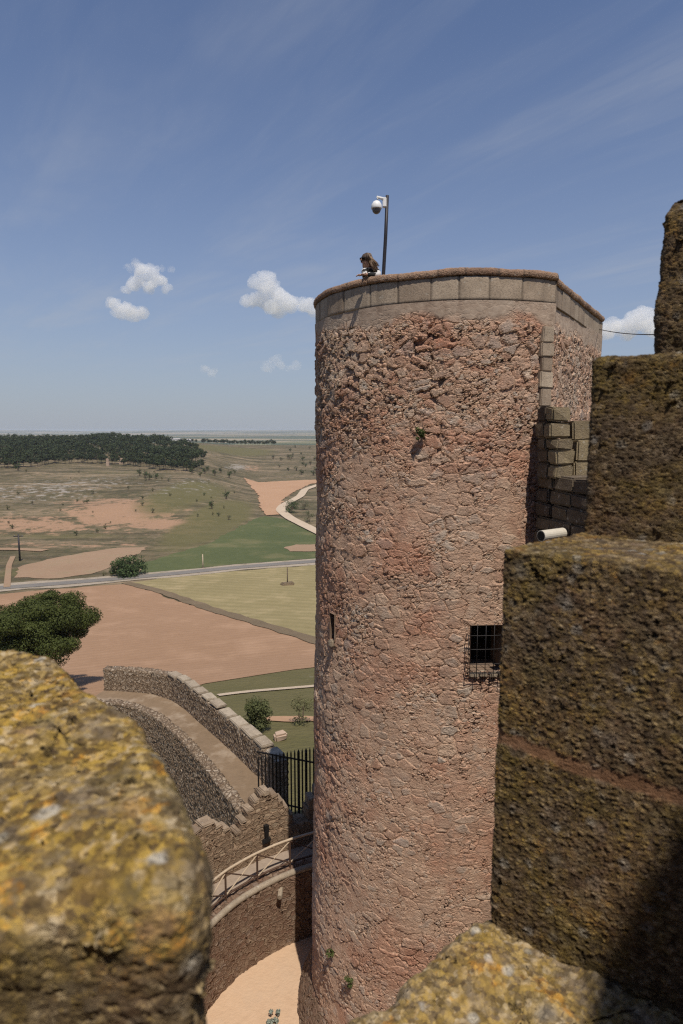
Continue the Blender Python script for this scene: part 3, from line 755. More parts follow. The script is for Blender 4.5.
def ruin(u, v, w, h, label):
    p = PT(u, v); t = MB(); n = 5
    for k in range(n):
        ww = w * (1 - .06 * k + random.uniform(-.05, .05)); t.box((p.x, p.y, p.z - .4 + (h + .4) * (k + .5) / n), (ww, w * .8, (h + .4) / n + .04), rotz(random.uniform(-.06, .06)), bev=.08, jit=.12)
    tag(t.build('stone_pillar', M_ruin, loc=(p.x, p.y, p.z)), label, 'pillar')
ruin(108, 466, 2.6, 6.2, 'pale stone pillar standing alone before the hilltop wood')
ruin(121.5, 464, 3.4, 5.0, 'squat reddish stone pillar right of the pale one by the wood')

def util_pole(u, v, hpx, r, mat, label, name, arm=True, base=False, lean=0):
    p = PT(u, v); dep = p.y * CP - p.z * SP; h = hpx / F * dep
    t = thing(name, label, 'pole', p)
    m = MB(); m.tube([p - Vector((0, 0, .5)), p + Vector((lean, 0, h))], [r, r * .75], 10); m.build('post', mat, t, smooth=True)
    if arm:
        m = MB(); m.box(p + Vector((0, 0, h * .93)), (r * 9, r * .9, r * .9), rotz(.3)); m.build('crossarm', mat, t)
        for k in (-1, 0, 1):
            m = MB(); m.tube([p + Vector((k * r * 3.8, 0, h * .93)), p + Vector((k * r * 3.8, 0, h * .93 + .35))], .07, 6); m.build('insulator', M_rooft, t)
    if base:
        m = MB(); m.box(p + Vector((0, 0, .3)), (3.0, 2.4, .9), rotz(.4), bev=.2, jit=.25); m.build('base', M_bank, t)
    return t
util_pole(20, 561, 27, .30, M_pole, 'thick dark utility pole at the edge of the tan fallow field', 'utility_pole')
util_pole(203, 568, 14, .16, M_track, 'thin pale pole standing before the green field', 'roadside_pole', arm=False)
util_pole(287.5, 585, 18, .14, M_bark, 'thin dark pole on a low earth mound in the stubble field', 'field_pole', arm=False, base=True)

# ------------------------------------------------------------------ the round tower
TC = Vector((2.52, 14.9)); TR = 3.13
TB = -14.6; ZT = 2.86
CORN = Vector((3.95, 12.115)); EAST = Vector((6.43, 16.15))
phc = math.atan2(CORN.y - TC.y, CORN.x - TC.x)
TRUE_R = (CORN - TC).length
def outline(fine, coarse):
    """plan of the tower: points, outward normals, arc angle (nan on the flat sides)"""
    P = []; N = []
    back = R(60) - 2 * math.pi
    ph = phc; phs = []
    while ph > back:
        phs.append(ph)
        vis = ph > R(-212)
        ph -= (fine if vis else coarse) / TR
    for a in phs:
        P.append((TC.x + TR * math.cos(a), TC.y + TR * math.sin(a))); N.append((math.cos(a), math.sin(a)))
    # from back arc to the far end of the flat side, then along the flat side to the corner
    p0 = Vector(P[-1]); e = EAST
    k = max(3, int((e - p0).length / coarse))
    nb = Vector((e.y - p0.y, -(e.x - p0.x))).normalized()
    for i in range(1, k): P.append(tuple(p0.lerp(e, i / k))); N.append((-nb.x, -nb.y) if nb.y < 0 else (nb.x, nb.y))
    L = (e - CORN).length; k = int(L / fine); nf = Vector(((CORN - e).y * -1, (CORN - e).x)).normalized()
    if nf.x < 0: nf = -nf
    c0 = Vector(P[0])
    for i in range(k): P.append(tuple(e.lerp(c0, i / k))); N.append((nf.x, nf.y))
    return np.array(P), np.array(N), len(phs)

def taper(z):
    t = np.clip((1.0 - z) / 15.6, 0, 1)
    return 0.20 * t ** 1.4

tower = thing('round_tower', 'tall round tower of pinkish rubble stone with pale ashlar band under its rim', 'tower', (TC.x, TC.y, TB))
def tower_ray(u, v):
    d = ray(u, v); rr = TR + 0.05
    for _ in range(4):
        a = d.x ** 2 + d.y ** 2; b = -2 * (d.x * TC.x + d.y * TC.y); c = TC.x ** 2 + TC.y ** 2 - rr * rr
        t = (-b - math.sqrt(max(b * b - 4 * a * c, 0))) / (2 * a); p = d * t; rr = TR + float(taper(np.array(p.z)))
    return p, math.atan2(p.y - TC.y, p.x - TC.x)

def tower_wall():
    P, N, na = outline(0.026, 0.30)
    zs = np.concatenate([np.linspace(TB - 1.0, -13.0, 40), np.arange(-12.97, -6, 0.03), np.arange(-6, 2.30, 0.024), [2.30]])
    nu, nv = len(P), len(zs)
    Z = np.tile(zs, (nu, 1)); off = taper(Z) - 0.03
    X = P[:, :1] + N[:, :1] * off; Y = P[:, 1:] + N[:, 1:] * off
    fx, fy, fz = X.ravel(), Y.ravel(), Z.ravel()
    s = np.arange(nu) * 0.026
    wob = vnoise(np.repeat(s, nv), fz, 1.3, 5) - 0.5; wob2 = vnoise(np.repeat(s, nv), fz, 0.45, 6) - 0.5
    nx, ny = np.repeat(N[:, 0], nv), np.repeat(N[:, 1], nv)
    fx = fx + nx * (wob * 0.055 + wob2 * 0.03); fy = fy + ny * (wob * 0.055 + wob2 * 0.03)
    er = smooth01((fz + 0.9) / 1.6) * (1 - smooth01((fz - 1.75) / 0.25)) * 0.85 + 0.15
    er = np.clip(er + 0.55 * (vnoise(np.repeat(s, nv), fz, 1.1, 8) - 0.5), 0, 1)
    flat = np.repeat(np.arange(nu) >= na, nv)
    er = np.where(flat, np.maximum(er * 0.8, 0.3), er)
    band = smooth01((fz - 1.88 + 0.34 * (vnoise(np.repeat(s, nv), fz, 0.7, 9) - 0.5) + 0.16 * (vnoise(np.repeat(s, nv), fz, 0.17, 19) - 0.5)) / 0.16)
    q = quads(nu, nv, True)[:, ::-1]
    # openings: grilled window and arrow slit
    ang = np.full(nu, 99.0); ang[:na] = np.unwrap([math.atan2(p[1] - TC.y, p[0] - TC.x) for p in P[:na]])
    keep = np.ones(len(q), bool)
    ia = (q[:, 3] // nv); jz = q.min(1) % nv
    global OPEN
    OPEN = []
    for (u0, u1, v0, v1, dep) in ((471.5, 506, 627, 672, 0.7), (329.5, 333.5, 615, 640, 0.5)):
        _, a0 = tower_ray(u0, (v0 + v1) / 2); _, a1 = tower_ray(u1, (v0 + v1) / 2)
        z1 = tower_ray((u0 + u1) / 2, v0)[0].z; z0 = tower_ray((u0 + u1) / 2, v1)[0].z
        lo, hi = sorted((a0, a1))
        A = np.mod(ang, 2 * math.pi); lo2, hi2 = lo % (2 * math.pi), hi % (2 * math.pi)
        ins = (A[ia] > lo2) & (A[ia] < hi2) & (ia < na - 1) & (zs[jz] > z0) & (zs[jz] < z1)
        keep &= ~ins
        OPEN.append((lo, hi, z0, z1, dep))
    return np_mesh('wall', np.c_[fx, fy, fz], q[keep], M_tower, tower, attrs={'erosion': er, 'band': band})
tower_wall()

def cyl(a, rr, z): return Vector((TC.x + rr * math.cos(a), TC.y + rr * math.sin(a), z))
M_jamb = mat_ashlar('window_jamb_stone', (0.22, 0.15, 0.105), (0.26, 0.18, 0.125), 0.004)
for i, (lo, hi, z0, z1, dep) in enumerate(OPEN):
    r1 = TR + float(taper(np.array((z0 + z1) / 2))) - 0.01; r0 = r1 - dep
    e = 0.012 / r1
    a, b = lo - e * 1.2, hi + e * 1.2; zb, zt = z0 - .015, z1 + .03
    m = MB()
    def q4(p): m.add(p, [(0, 1, 2, 3)])
    q4([cyl(a, r1, zb), cyl(a, r0, zb), cyl(a, r0, zt), cyl(a, r1, zt)])
    q4([cyl(b, r0, zb), cyl(b, r1, zb), cyl(b, r1, zt), cyl(b, r0, zt)])
    q4([cyl(a, r1, zb), cyl(b, r1, zb), cyl(b, r0, zb), cyl(a, r0, zb)])
    q4([cyl(a, r0, zt), cyl(b, r0, zt), cyl(b, r1, zt), cyl(a, r1, zt)])
    o = m.build('window_reveal' if i == 0 else 'slit_reveal', M_jamb, tower)
    m = MB(); q4([cyl(a, r0, zb), cyl(b, r0, zb), cyl(b, r0, zt), cyl(a, r0, zt)]); m.build('dark_interior', M_dark, o)
# pale sill stones of both openings
lo, hi, z0, z1, dep = OPEN[0]; r1 = TR + float(taper(np.array(z0)))
m = MB()
for k in range(4):
    am = lo - .012 + (hi - lo + .024) * (k + .5) / 4
    m.box(cyl(am, r1 - .07, z0 - .055 + random.uniform(-.008, .008)), (.2, (hi - lo) * r1 / 4 * .9, .075), rotz(am), bev=.012, jit=.008)
m.build('window_sill', M_cap, tower)
lo2, hi2, z02, z12, _ = OPEN[1]; am = (lo2 + hi2) / 2
m = MB(); m.box(cyl(am, TR + float(taper(np.array(z02))) - .03, z02 - .07), (.16, .13, .13), rotz(am), bev=.02, jit=.02); m.build('slit_sill', M_cap, tower)
# wrought iron cage over the window
gr = bpy.data.objects.new('window_grille', bpy.data.meshes.new('window_grille'))
m = MB(); rg = r1 + .10
ga, gb = tower_ray(467, 650)[1], tower_ray(508, 650)[1]
zt, zb = tower_ray(484, 622.5)[0].z, tower_ray(484, 679)[0].z
gl, gh = min(ga, gb), max(ga, gb)
for k in range(6):
    a = gl + (gh - gl) * (k + .06) / 5.12
    m.tube([cyl(a, rg, zb + (.10 if k in (0, 5) else 0)), cyl(a, rg, zt - (.2 if k in (0, 5) else 0))], .0075, 6)
for fz in (0.13, .30, .56, .80):
    z = zb + (zt - zb) * fz
    m.tube([cyl(gl, r1 - .05, z), cyl(gl, rg, z)], .0075, 6)
    m.tube([cyl(gl + (gh - gl) * t / 8, rg, z) for t in range(9)], .0075, 6)
    m.tube([cyl(gh, rg, z), cyl(gh, r1 - .05, z)], .0075, 6)
z = zb + (zt - zb) * .13
for k in range(1, 2):
    m.tube([cyl(gl + (gh - gl) * t / 8, r1 + .13 * k / 4, z) for t in range(9)], .007, 6)
m.build('window_grille', M_iron, tower, smooth=True)

def ring_course(name, z0, z1, outs, depth, mat, joint, bulge=0.0, nz=14, fine=0.022, jd=0.014):
    """a course of dressed stones following the plan, with recessed joints; outer face, top and inner face"""
    P, N, na = outline(fine, 0.1)
    nu = len(P)
    seg = np.r_[0, np.cumsum(np.hypot(*np.diff(P, axis=0).T))]
    js = [0.0]
    while js[-1] < seg[-1]: js.append(js[-1] + joint * random.uniform(.6, 1.35))
    js = np.array(js)
    j = np.abs(seg[:, None] - js[None, :]).min(1)
    blk = np.searchsorted(js, seg); val = rng.random(len(js) + 2)[blk]; tone = rng.normal(0, 0.006, len(js) + 2)[blk]
    groove = np.clip(1.4 - j / 0.018, 0, 1) * jd
    # profile (offset, z)
    prof = [(outs - 0.06, z0 + .001)]
    for k in range(nz + 1):
        t = k / nz
        prof.append((outs + bulge * math.sin(math.pi * t) - (0.012 if k in (0, nz) else 0), z0 + (z1 - z0) * t))
    for k in range(1, 9): prof.append((outs - depth * k / 8, z1 + (0.02 * math.sin(math.pi * k / 8) if bulge else 0)))
    for k in range(1, 4): prof.append((outs - depth, z1 - (z1 - z0 + .03) * k / 3))
    pr = np.array(prof); nv = len(pr)
    wv = (vnoise(seg, seg * 0, 0.5, 13) - .5) * (0.03 if bulge else 0.008) - np.where(np.arange(nu) >= na, 0.085, 0.0)
    X = P[:, :1] + N[:, :1] * (pr[None, :, 0] - groove[:, None] + tone[:, None]); Y = P[:, 1:] + N[:, 1:] * (pr[None, :, 0] - groove[:, None] + tone[:, None])
    Z = np.tile(pr[:, 1], (nu, 1)) + (wv[:, None] * (pr[:, 1] > (z0 + .02 if not bulge else -99))[None, :])
    q = quads(nu, nv, True)[:, ::-1]
    return np_mesh(name, np.c_[X.ravel(), Y.ravel(), Z.ravel()], q, mat, tower, attrs={'block': np.repeat(val, nv), 'joint': np.repeat(np.clip(groove / jd, 0, 1), nv)})
ring_course('ashlar_course', 2.30, 2.715, -0.030, 0.42, M_ash, 0.56)
ring_course('coping', 2.72, 2.845, -0.005, 0.52, M_cop, 0.62, bulge=0.022, nz=12, jd=0.01)
# roof deck inside the parapet
P, N, na = outline(0.2, 0.3)
deck = MB(); dp = [(p[0] - n_[0] * .3, p[1] - n_[1] * .3, 1.78) for p, n_ in zip(P, N)]
deck.add(dp, [tuple(range(len(dp)))[::-1]]); deck.build('roof_deck', M_verge, tower)
# flared plinth at the foot
def plinth():
    P, N, na = outline(0.05, 0.25); nu = len(P)
    pr = np.array([(0.51, TB - .8), (0.51, TB - .2), (0.51, TB + .1)] + [(0.50 - 0.32 * (k / 14) ** 1.1, TB + .1 + .75 * k / 14) for k in range(15)] + [(0.1, TB + .9)])
    nv = len(pr)
    X = P[:, :1] + N[:, :1] * pr[None, :, 0]; Y = P[:, 1:] + N[:, 1:] * pr[None, :, 0]; Z = np.tile(pr[:, 1], (nu, 1))
    np_mesh('plinth', np.c_[X.ravel(), Y.ravel(), Z.ravel()], quads(nu, nv, True)[:, ::-1], M_inner, tower)
plinth()
# dressed quoins up the corner
m = MB(); vals = []
nfl = Vector(((EAST - CORN).y, -(EAST - CORN).x)).normalized()
z = 0.20; k = 0
while z < 1.86:
    h = random.uniform(.22, .34); h = min(h, 1.88 - z)
    wd = .25 if k % 2 else .30
    nb = len(m.v)
    ta = phc + .030
    m.box((CORN.x - .215, CORN.y - .005, z + h / 2), (wd, .26, h - .006), rotz(R(24)), bev=.018, jit=.008)
    vals += [random.random()] * (len(m.v) - nb); z += h; k += 1
np_mesh('quoin', np.array(m.v), m.f, M_ash, tower, smooth=False, attrs={'block': np.array(vals)})

# weeds rooted in the joints
def weed(u, v, s, n, label):
    p, a = tower_ray(u, v); nrm = Vector((math.cos(a), math.sin(a), 0))
    C = np.array([p + nrm * .06 + Vector((random.uniform(-1, 1) * s * .5, random.uniform(-.5, .5) * s * .4, random.uniform(-1, .9) * s)) for _ in range(9)])
    V, Fq = leaf_cloud(n, C, np.full(9, s * .38), s * .13)
    tag(np_mesh('wall_weed', V, Fq, M_weed, loc=tuple(p), smooth=False), label, 'weed', 'weeds growing from the tower wall')
weed(421.5, 434, .13, 320, 'dark green weed growing high on the tower where the stones are rough')
weed(332, 951, .13, 200, 'tuft of weed low on the tower, left and higher of two at its foot')
weed(351, 981, .14, 220, 'tuft of weed low on the tower, right and lower of two at its foot')

# ------------------------------------------------------------------ stepped ashlar stub beside the tower
butt = thing('stepped_buttress', 'dark stepped stone buttress of squared blocks against the tower side', 'buttress', (4.4, 12.2, TB))
def blocks(rows):
    for (u0, u1, vt, vb, y, dpt) in rows:
        a = PY(u0, (vt + vb) / 2, y); b = PY(u1, (vt + vb) / 2, y)
        zt_, zb_ = PY((u0 + u1) / 2, vt, y).z, PY((u0 + u1) / 2, vb, y).z
        yield (a.x, b.x, zb_, zt_, y, dpt)
bk = Vector((-.19, .982, 0)); rt = Vector((.982, .19, 0)); RB = rotz(math.atan2(.19, .982))
m = MB(); vals = []
def stub(u, y, vt, vb, depth, width, nd=1, nh=1, lit=True):
    # courses of squared blocks whose front-left edge stands at picture column u, depth y
    c = PY(u, (vt + vb) / 2, y); zt_, zb_ = PY(u, vt, y).z, PY(u, vb, y).z
    for i in range(nh):
        h = (zt_ - zb_) / nh
        cuts = [0] + sorted(depth * (k + random.uniform(-.18, .18)) / nd for k in range(1, nd)) + [depth]
        for a0, a1 in zip(cuts, cuts[1:]):
            o = random.uniform(-.015, .015)
            ctr = Vector((c.x, c.y, 0)) + bk * (a0 + a1) / 2 + rt * (width / 2 + o)
            nb = len(m.v); m.box((ctr.x, ctr.y, zb_ + h * (i + .5)), (width, a1 - a0 - .012, h - .012), RB @ rotz(R(random.uniform(-2, 2))), bev=.030, jit=.024)
            vals.extend([random.uniform(.5, .95) if (lit and a0 == 0) else random.uniform(0, .3)] * (len(m.v) - nb))  # front blocks paler, rear ones dark: lit and shaded faces put into the tone
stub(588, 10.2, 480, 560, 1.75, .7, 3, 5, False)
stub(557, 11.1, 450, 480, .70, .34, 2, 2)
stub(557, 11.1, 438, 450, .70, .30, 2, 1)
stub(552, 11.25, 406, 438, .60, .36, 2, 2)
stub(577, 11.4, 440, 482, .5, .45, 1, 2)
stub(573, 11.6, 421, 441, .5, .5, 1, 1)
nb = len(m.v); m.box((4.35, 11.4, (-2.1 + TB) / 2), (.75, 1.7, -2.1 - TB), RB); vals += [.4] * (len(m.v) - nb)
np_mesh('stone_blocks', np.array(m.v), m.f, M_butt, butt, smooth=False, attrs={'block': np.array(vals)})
p0 = PY(541, 536, 10.55); p1 = PY(563, 533, 10.80)
m = MB(); ax = (p1 - p0).normalized()
m.tube([p0, p0 + ax * .04, p1], [.095, .092, .092], 18)
pipe = tag(m.build('white_pipe', M_pvc, loc=tuple(p0), smooth=False), 'short white pipe with dark open end sticking out of the stepped buttress', 'pipe')
m = MB(); m.tube([p0 - ax * .006, p0 + ax * .02], [.082, .082], 18); m.build('pipe_mouth_shade', M_dark, pipe)  # dark plug painted for the shade inside the closed pipe end

# ------------------------------------------------------------------ cctv post and cable
pp = PY(383.3, 277, 12.65); ptop = PY(387.3, 195.5, 12.65)
post = thing('camera_post', 'thin dark post carrying a white security camera on the tower rim', 'post', (pp.x, pp.y, 1.78))
m = MB(); m.tube([(pp.x - .02, pp.y, 1.78), pp, pp.lerp(ptop, .5) + Vector((.006, 0, 0)), ptop], [.034, .034, .033, .031], 12); m.build('pole', M_pole, post, smooth=True)
m = MB(); q = PY(386, 203, 12.62)
m.box(q + Vector((-.03, -.02, 0)), (.07, .09, .17), bev=.01); m.build('mount_plate', M_white, post)
m = MB(); d0 = PY(377.5, 200, 12.5)
m.tube([q + Vector((-.03, -.02, .05)), q.lerp(d0, .5) + Vector((0, 0, .055)), d0 + Vector((0, 0, .05)), d0 + Vector((0, 0, -.03))], [.028, .026, .026, .03], 10); m.build('arm', M_white, post, smooth=True)
dome = thing_c = bpy.data.objects
m = MB(); c0 = PY(376.5, 206.5, 12.5)
m.tube([c0 + Vector((0, 0, .10)), c0 + Vector((0, 0, .085)), c0 + Vector((0, 0, .03)), c0 + Vector((0, 0, -.03)), c0 + Vector((0, 0, -.045))], [.03, .06, .095, .10, .095], 20)
hs = m.build('camera_housing', M_white, post, smooth=True)
m = MB(); m.ball(c0 + Vector((0, 0, -.05)), (.082, .082, .085), 18, 12); m.build('dome', M_smoke, hs, smooth=True)
ca = Vector((EAST.x - .3, EAST.y - .5, PY(598, 330, EAST.y - .4).z)); cb = PY(690, 334, 7.5)
m = MB(); m.tube([ca.lerp(cb, t / 20) - Vector((0, 0, .05 * math.sin(math.pi * t / 20))) for t in range(21)], .008, 6)
tag(m.build('cable', M_cable, loc=tuple(ca), smooth=True), 'thin black cable strung from the tower to the stepped merlon', 'cable')

# ------------------------------------------------------------------ near stones
def stone_prism(name, pts, ztop, zbot, rr, mat, parent=None, loc=None, nth=900, nr=240, ns=300, lump=0.03, tilt=None, side_lean=0.0, lump_sc=0.35, seed=1, topbulge=0.0, round_pow=1.0, corner=0.05):
    """weathered block: star-shaped plan with softened corners, rounded arris, lumpy faces"""
    pts = [Vector((p[0], p[1])) for p in pts]
    c = sum(pts, Vector((0, 0))) / len(pts)
    n = len(pts)
    # rounded plan: sample the outline densely and smooth it
    ol = []
    per = sum((pts[(i + 1) % n] - pts[i]).length for i in range(n)); st = per / nth
    for i in range(n):
        p, q = pts[i], pts[(i + 1) % n]; k = max(1, int((q - p).length / st))
        for j in range(k): ol.append(p.lerp(q, j / k))
    O = np.array([(p.x, p.y) for p in ol])
    for _ in range(int((corner / st) ** 2 / 0.5) if corner > st else 2):
        O = 0.5 * O + 0.25 * (np.roll(O, 1, 0) + np.roll(O, -1, 0))
    m_ = len(O); cc = np.array((c.x, c.y))
    D = O - cc; Lr = np.linalg.norm(D, axis=1)
    tang = np.roll(O, -1, 0) - np.roll(O, 1, 0); nn = np.c_[tang[:, 1], -tang[:, 0]]; nn /= np.linalg.norm(nn, axis=1)[:, None]
    if (nn * D).sum() < 0: nn = -nn
    prof = []
    ri = max(0.0, 1 - rr / Lr.min())
    for k in range(nr): prof.append(('t', k / nr))
    na = 28
    for k in range(na + 1): prof.append(('a', k / na * math.pi / 2))
    for k in range(1, ns + 1): prof.append(('s', k / ns))
    V = np.zeros((m_, len(prof), 3))
    inner = O - nn * rr
    for j, (t, k) in enumerate(prof):
        if t == 't':
            kk = 0.02 + 0.98 * k
            xy = cc + (inner - cc) * kk; z = np.full(m_, ztop)
        elif t == 'a':
            xy = inner + nn * rr * math.sin(k); z = np.full(m_, ztop - rr + rr * math.cos(k))
        else:
            xy = O + nn * side_lean * k; z = np.full(m_, (ztop - rr) + (zbot - ztop + rr) * k)
        V[:, j, :2] = xy; V[:, j, 2] = z
    V = V.reshape(-1, 3)
    N3 = np.zeros_like(V).reshape(m_, len(prof), 3)
    for j, (t, k) in enumerate(prof):
        if t == 't': N3[:, j, 2] = 1
        elif t == 'a': N3[:, j, :2] = nn * math.sin(k); N3[:, j, 2] = math.cos(k)
        else: N3[:, j, :2] = nn
    N3 = N3.reshape(-1, 3)
    if tilt is not None:
        wgt = np.clip((V[:, 2] - zbot) / max(ztop - zbot, 1e-6), 0, 1)
        V[:, 2] += wgt * ((V[:, 0] - tilt[0]) * tilt[2] + (V[:, 1] - tilt[1]) * tilt[3])
    h = np.array([mnoise.fractal(Vector(v) / lump_sc + Vector((seed * 7.1, 0, 0)), 0.9, 2.1, 4) for v in V[:: 1]]) if lump else np.zeros(len(V))
    V = V + N3 * (h * lump)[:, None]
    q = quads(m_, len(prof), True)
    # orientation
    a, b, d = V[q[0, 0]], V[q[0, 1]], V[q[0, 3]]
    mid = (nr // 2)
    t0 = q[mid]
    nz = np.cross(V[t0[1]] - V[t0[0]], V[t0[3]] - V[t0[0]])
    if nz[2] < 0: q = q[:, ::-1]
    base = m_
    capf = [j * 1 for j in range(0)]
    return np_mesh(name, V, q, mat, parent, loc)

A = Vector((0.545, 2.2)); cdir = Vector((0.75, -0.66)).normalized(); wdir = Vector((0.66, 0.75)).normalized()
wax = Vector((0.78, 0.62)).normalized()
merl = thing('stepped_merlon', 'dark pebbly stone merlon rising in three steps at right beside the tower', 'merlon', (1.3, 2.4, -1.83))
b0 = [A, A + cdir * 1.0, A + cdir * 1.0 + wax * 2.2, A + wax * 2.2]
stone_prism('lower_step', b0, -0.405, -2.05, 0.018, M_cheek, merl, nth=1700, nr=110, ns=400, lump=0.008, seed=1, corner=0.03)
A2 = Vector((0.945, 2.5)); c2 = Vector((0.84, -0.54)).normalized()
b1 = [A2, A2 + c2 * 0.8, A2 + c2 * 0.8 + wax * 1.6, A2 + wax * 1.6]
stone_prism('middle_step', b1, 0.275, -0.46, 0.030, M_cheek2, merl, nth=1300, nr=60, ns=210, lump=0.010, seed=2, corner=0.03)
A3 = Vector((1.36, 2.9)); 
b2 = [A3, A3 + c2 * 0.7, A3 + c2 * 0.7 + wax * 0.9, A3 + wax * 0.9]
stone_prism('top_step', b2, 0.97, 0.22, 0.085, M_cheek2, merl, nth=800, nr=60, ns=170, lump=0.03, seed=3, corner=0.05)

# sill of the embrasure
s0 = A + wax * 0.25
sp_ = [s0 + Vector((0.0, 0.02)), A + Vector((-.02, .02)), Vector((0.28, 2.0)), Vector((0.17, 1.86)), Vector((0.0, 1.80)), Vector((-0.36, 1.50)), Vector((-0.8, 1.1)), Vector((-0.45, 0.65)), Vector((0.45, 1.2)), s0 + cdir * 0.75]
sill = stone_prism('embrasure_sill', sp_, -1.82, -2.3, 0.05, M_sill, None, (0.2, 1.6, -2.3), nth=1300, nr=330, ns=60, lump=0.04, seed=4, corner=0.05, lump_sc=0.28)
tag(sill, 'lichen spotted pale sill stone at the bottom between the two merlons', 'sill')

# near merlon, left
nm = [PZ(-75, 655, -0.70), PZ(-30, 651, -0.70), PZ(20, 650, -0.70), PZ(58, 656, -0.70), PZ(92, 690, -0.70), PZ(146, 722, -0.70), PZ(184, 800, -0.70), PZ(206, 872, -0.70), PZ(190, 905, -0.70), PZ(100, 905, -0.70), PZ(-60, 925, -0.70)]
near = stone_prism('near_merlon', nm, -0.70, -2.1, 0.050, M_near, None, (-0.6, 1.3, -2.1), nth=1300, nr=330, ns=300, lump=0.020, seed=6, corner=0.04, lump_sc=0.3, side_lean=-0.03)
tag(near, 'near merlon block crusted with yellow and orange lichen on its top', 'merlon')

# wall the merlons stand on
cw = MB()
wv = Vector((wax.x, wax.y)); wn = Vector((cdir.x, cdir.y))
def cwp(a, b): p = A + wv * a + wn * b; return (p.x, p.y)
def strip_wall(pts, zb, zt, thick, step=0.12, nz=None, closed_ends=True, side=1):
    """wall along a plan polyline (pts = front foot line); per-point zb/zt; thickness to the left(+1)/right(-1) of travel"""
    pts = [Vector((p[0], p[1])) for p in pts]; n = len(pts)
    zb = zb if isinstance(zb, (list, tuple)) else [zb] * n; zt = zt if isinstance(zt, (list, tuple)) else [zt] * n
    d = [0.0]
    for i in range(n - 1): d.append(d[-1] + (pts[i + 1] - pts[i]).length)
    L = d[-1]; k = max(2, int(L / step)); s = np.linspace(0, L, k + 1)
    X = np.interp(s, d, [p.x for p in pts]); Y = np.interp(s, d, [p.y for p in pts]); ZB = np.interp(s, d, zb); ZT = np.interp(s, d, zt)
    if n > 2:
        for _ in range(max(1, int(0.3 / step))):
            X[1:-1] = .25 * X[:-2] + .5 * X[1:-1] + .25 * X[2:]; Y[1:-1] = .25 * Y[:-2] + .5 * Y[1:-1] + .25 * Y[2:]
    tx = np.gradient(X); ty = np.gradient(Y); l = np.hypot(tx, ty); nx, ny = -ty / l * side, tx / l * side
    hh = float((ZT - ZB).mean()); kz = nz or max(3, int(hh / step)); kt = max(2, int(thick / step))
    rows = [(0.0, j / kz) for j in range(kz + 1)] + [(j / kt, 1.0) for j in range(1, kt + 1)] + [(1.0, 1 - j / kz) for j in range(1, kz + 1)]
    V = np.zeros((k + 1, len(rows), 3))
    for j, (f, g) in enumerate(rows):
        V[:, j, 0] = X + nx * thick * f; V[:, j, 1] = Y + ny * thick * f; V[:, j, 2] = ZB + (ZT - ZB) * g
    q = quads(k + 1, len(rows))
    if side > 0: q = q[:, ::-1]
    V = V.reshape(-1, 3); fs = q.tolist(); nr = len(rows)
    # ends
    e0 = list(range(nr)); e1 = [k * nr + j for j in range(nr)]
    for e, flip in ((e0, side < 0), (e1, side > 0)):
        for j in range(kz):           # ladder of quads between front and back columns
            a, b, c_, d_ = e[j], e[j + 1], e[nr - 2 - j], e[nr - 1 - j]
            if j + 1 == kz and kt > 1:
                f_ = [a] + e[kz:kz + kt + 1] + [d_]
            else: f_ = [a, b, c_, d_]
            fs.append(f_ if flip else f_[::-1])
    return V, fs, (s, X, Y, ZB, ZT)

V, fs, _ = strip_wall([cwp(-3.5, 0.02), cwp(9.0, 0.02)], TB - 1, -1.93, 1.6, 0.2, side=-1)
tag(np_mesh('castle_wall', V, fs, M_keep, loc=(1, 2, TB)), 'castle wall of rubble stone carrying the merlons and the sill', 'wall')
# keep rising behind the viewer; its top edge throws the shade on the right-hand stones
h_ = Vector((0.41, 0.91)).normalized(); hn = Vector((h_.y, -h_.x)); k0 = Vector((2.30, -2.70))
def kp(a, b): p = k0 + h_ * a + hn * b; return (p.x, p.y)
V, fs, _ = strip_wall([kp(-9, 0), kp(2.6, 0)], TB - 1, 8.0, 5.0, 0.5, side=-1)
keep = thing('castle_keep', 'castle keep of rubble stone rising behind the viewpoint, with a wing added to block sky light', 'keep', (4, -3, TB))
np_mesh('wall', V, fs, M_keep, keep)
V, fs, _ = strip_wall([(-16, -6.8), (-2.2, -6.8)], TB - 1, 8.4, 6.0, 0.5, side=-1)  # unseen wing added behind the viewer to block sky light and deepen shade
np_mesh('sky_block_wing', V, fs, M_keep, keep)

# ------------------------------------------------------------------ courtyard, inner wall, parapet walk
GZ = TB
bp = [PZ(u, v, GZ) for u, v in [(203, 1020), (215, 1001), (238, 977), (262, 960), (281, 949), (296, 942), (309, 937)]]
d0 = (bp[0] - bp[1]).normalized(); d1 = (bp[-1] - bp[-2]).normalized()
bl = [bp[0] + d0 * 5 + Vector((-.6, 0, 0)), bp[0] + d0 * 2] + bp + [bp[-1] + d1 * 2 + Vector((0, -.1, 0)), bp[-1] + d1 * 6 + Vector((0, -.9, 0))]
cpoly = [(p.x, p.y) for p in bl]
# outward offset
def offs(poly, k):
    out = []
    for i, p in enumerate(poly):
        a = Vector(poly[max(i - 1, 0)]); b = Vector(poly[min(i + 1, len(poly) - 1)]); t = (b - a).normalized()
        out.append((p[0] - t.y * k, p[1] + t.x * k))
    return out
g = MB(); gp = offs(cpoly, .25) + [(11, 20), (14, 4), (10, -6), (-8, -6), (-9, 4)]
g.add([(x, y, GZ) for x, y in gp], [tuple(range(len(gp)))[::-1]])
tag(g.build('courtyard', M_sand), kind='structure')

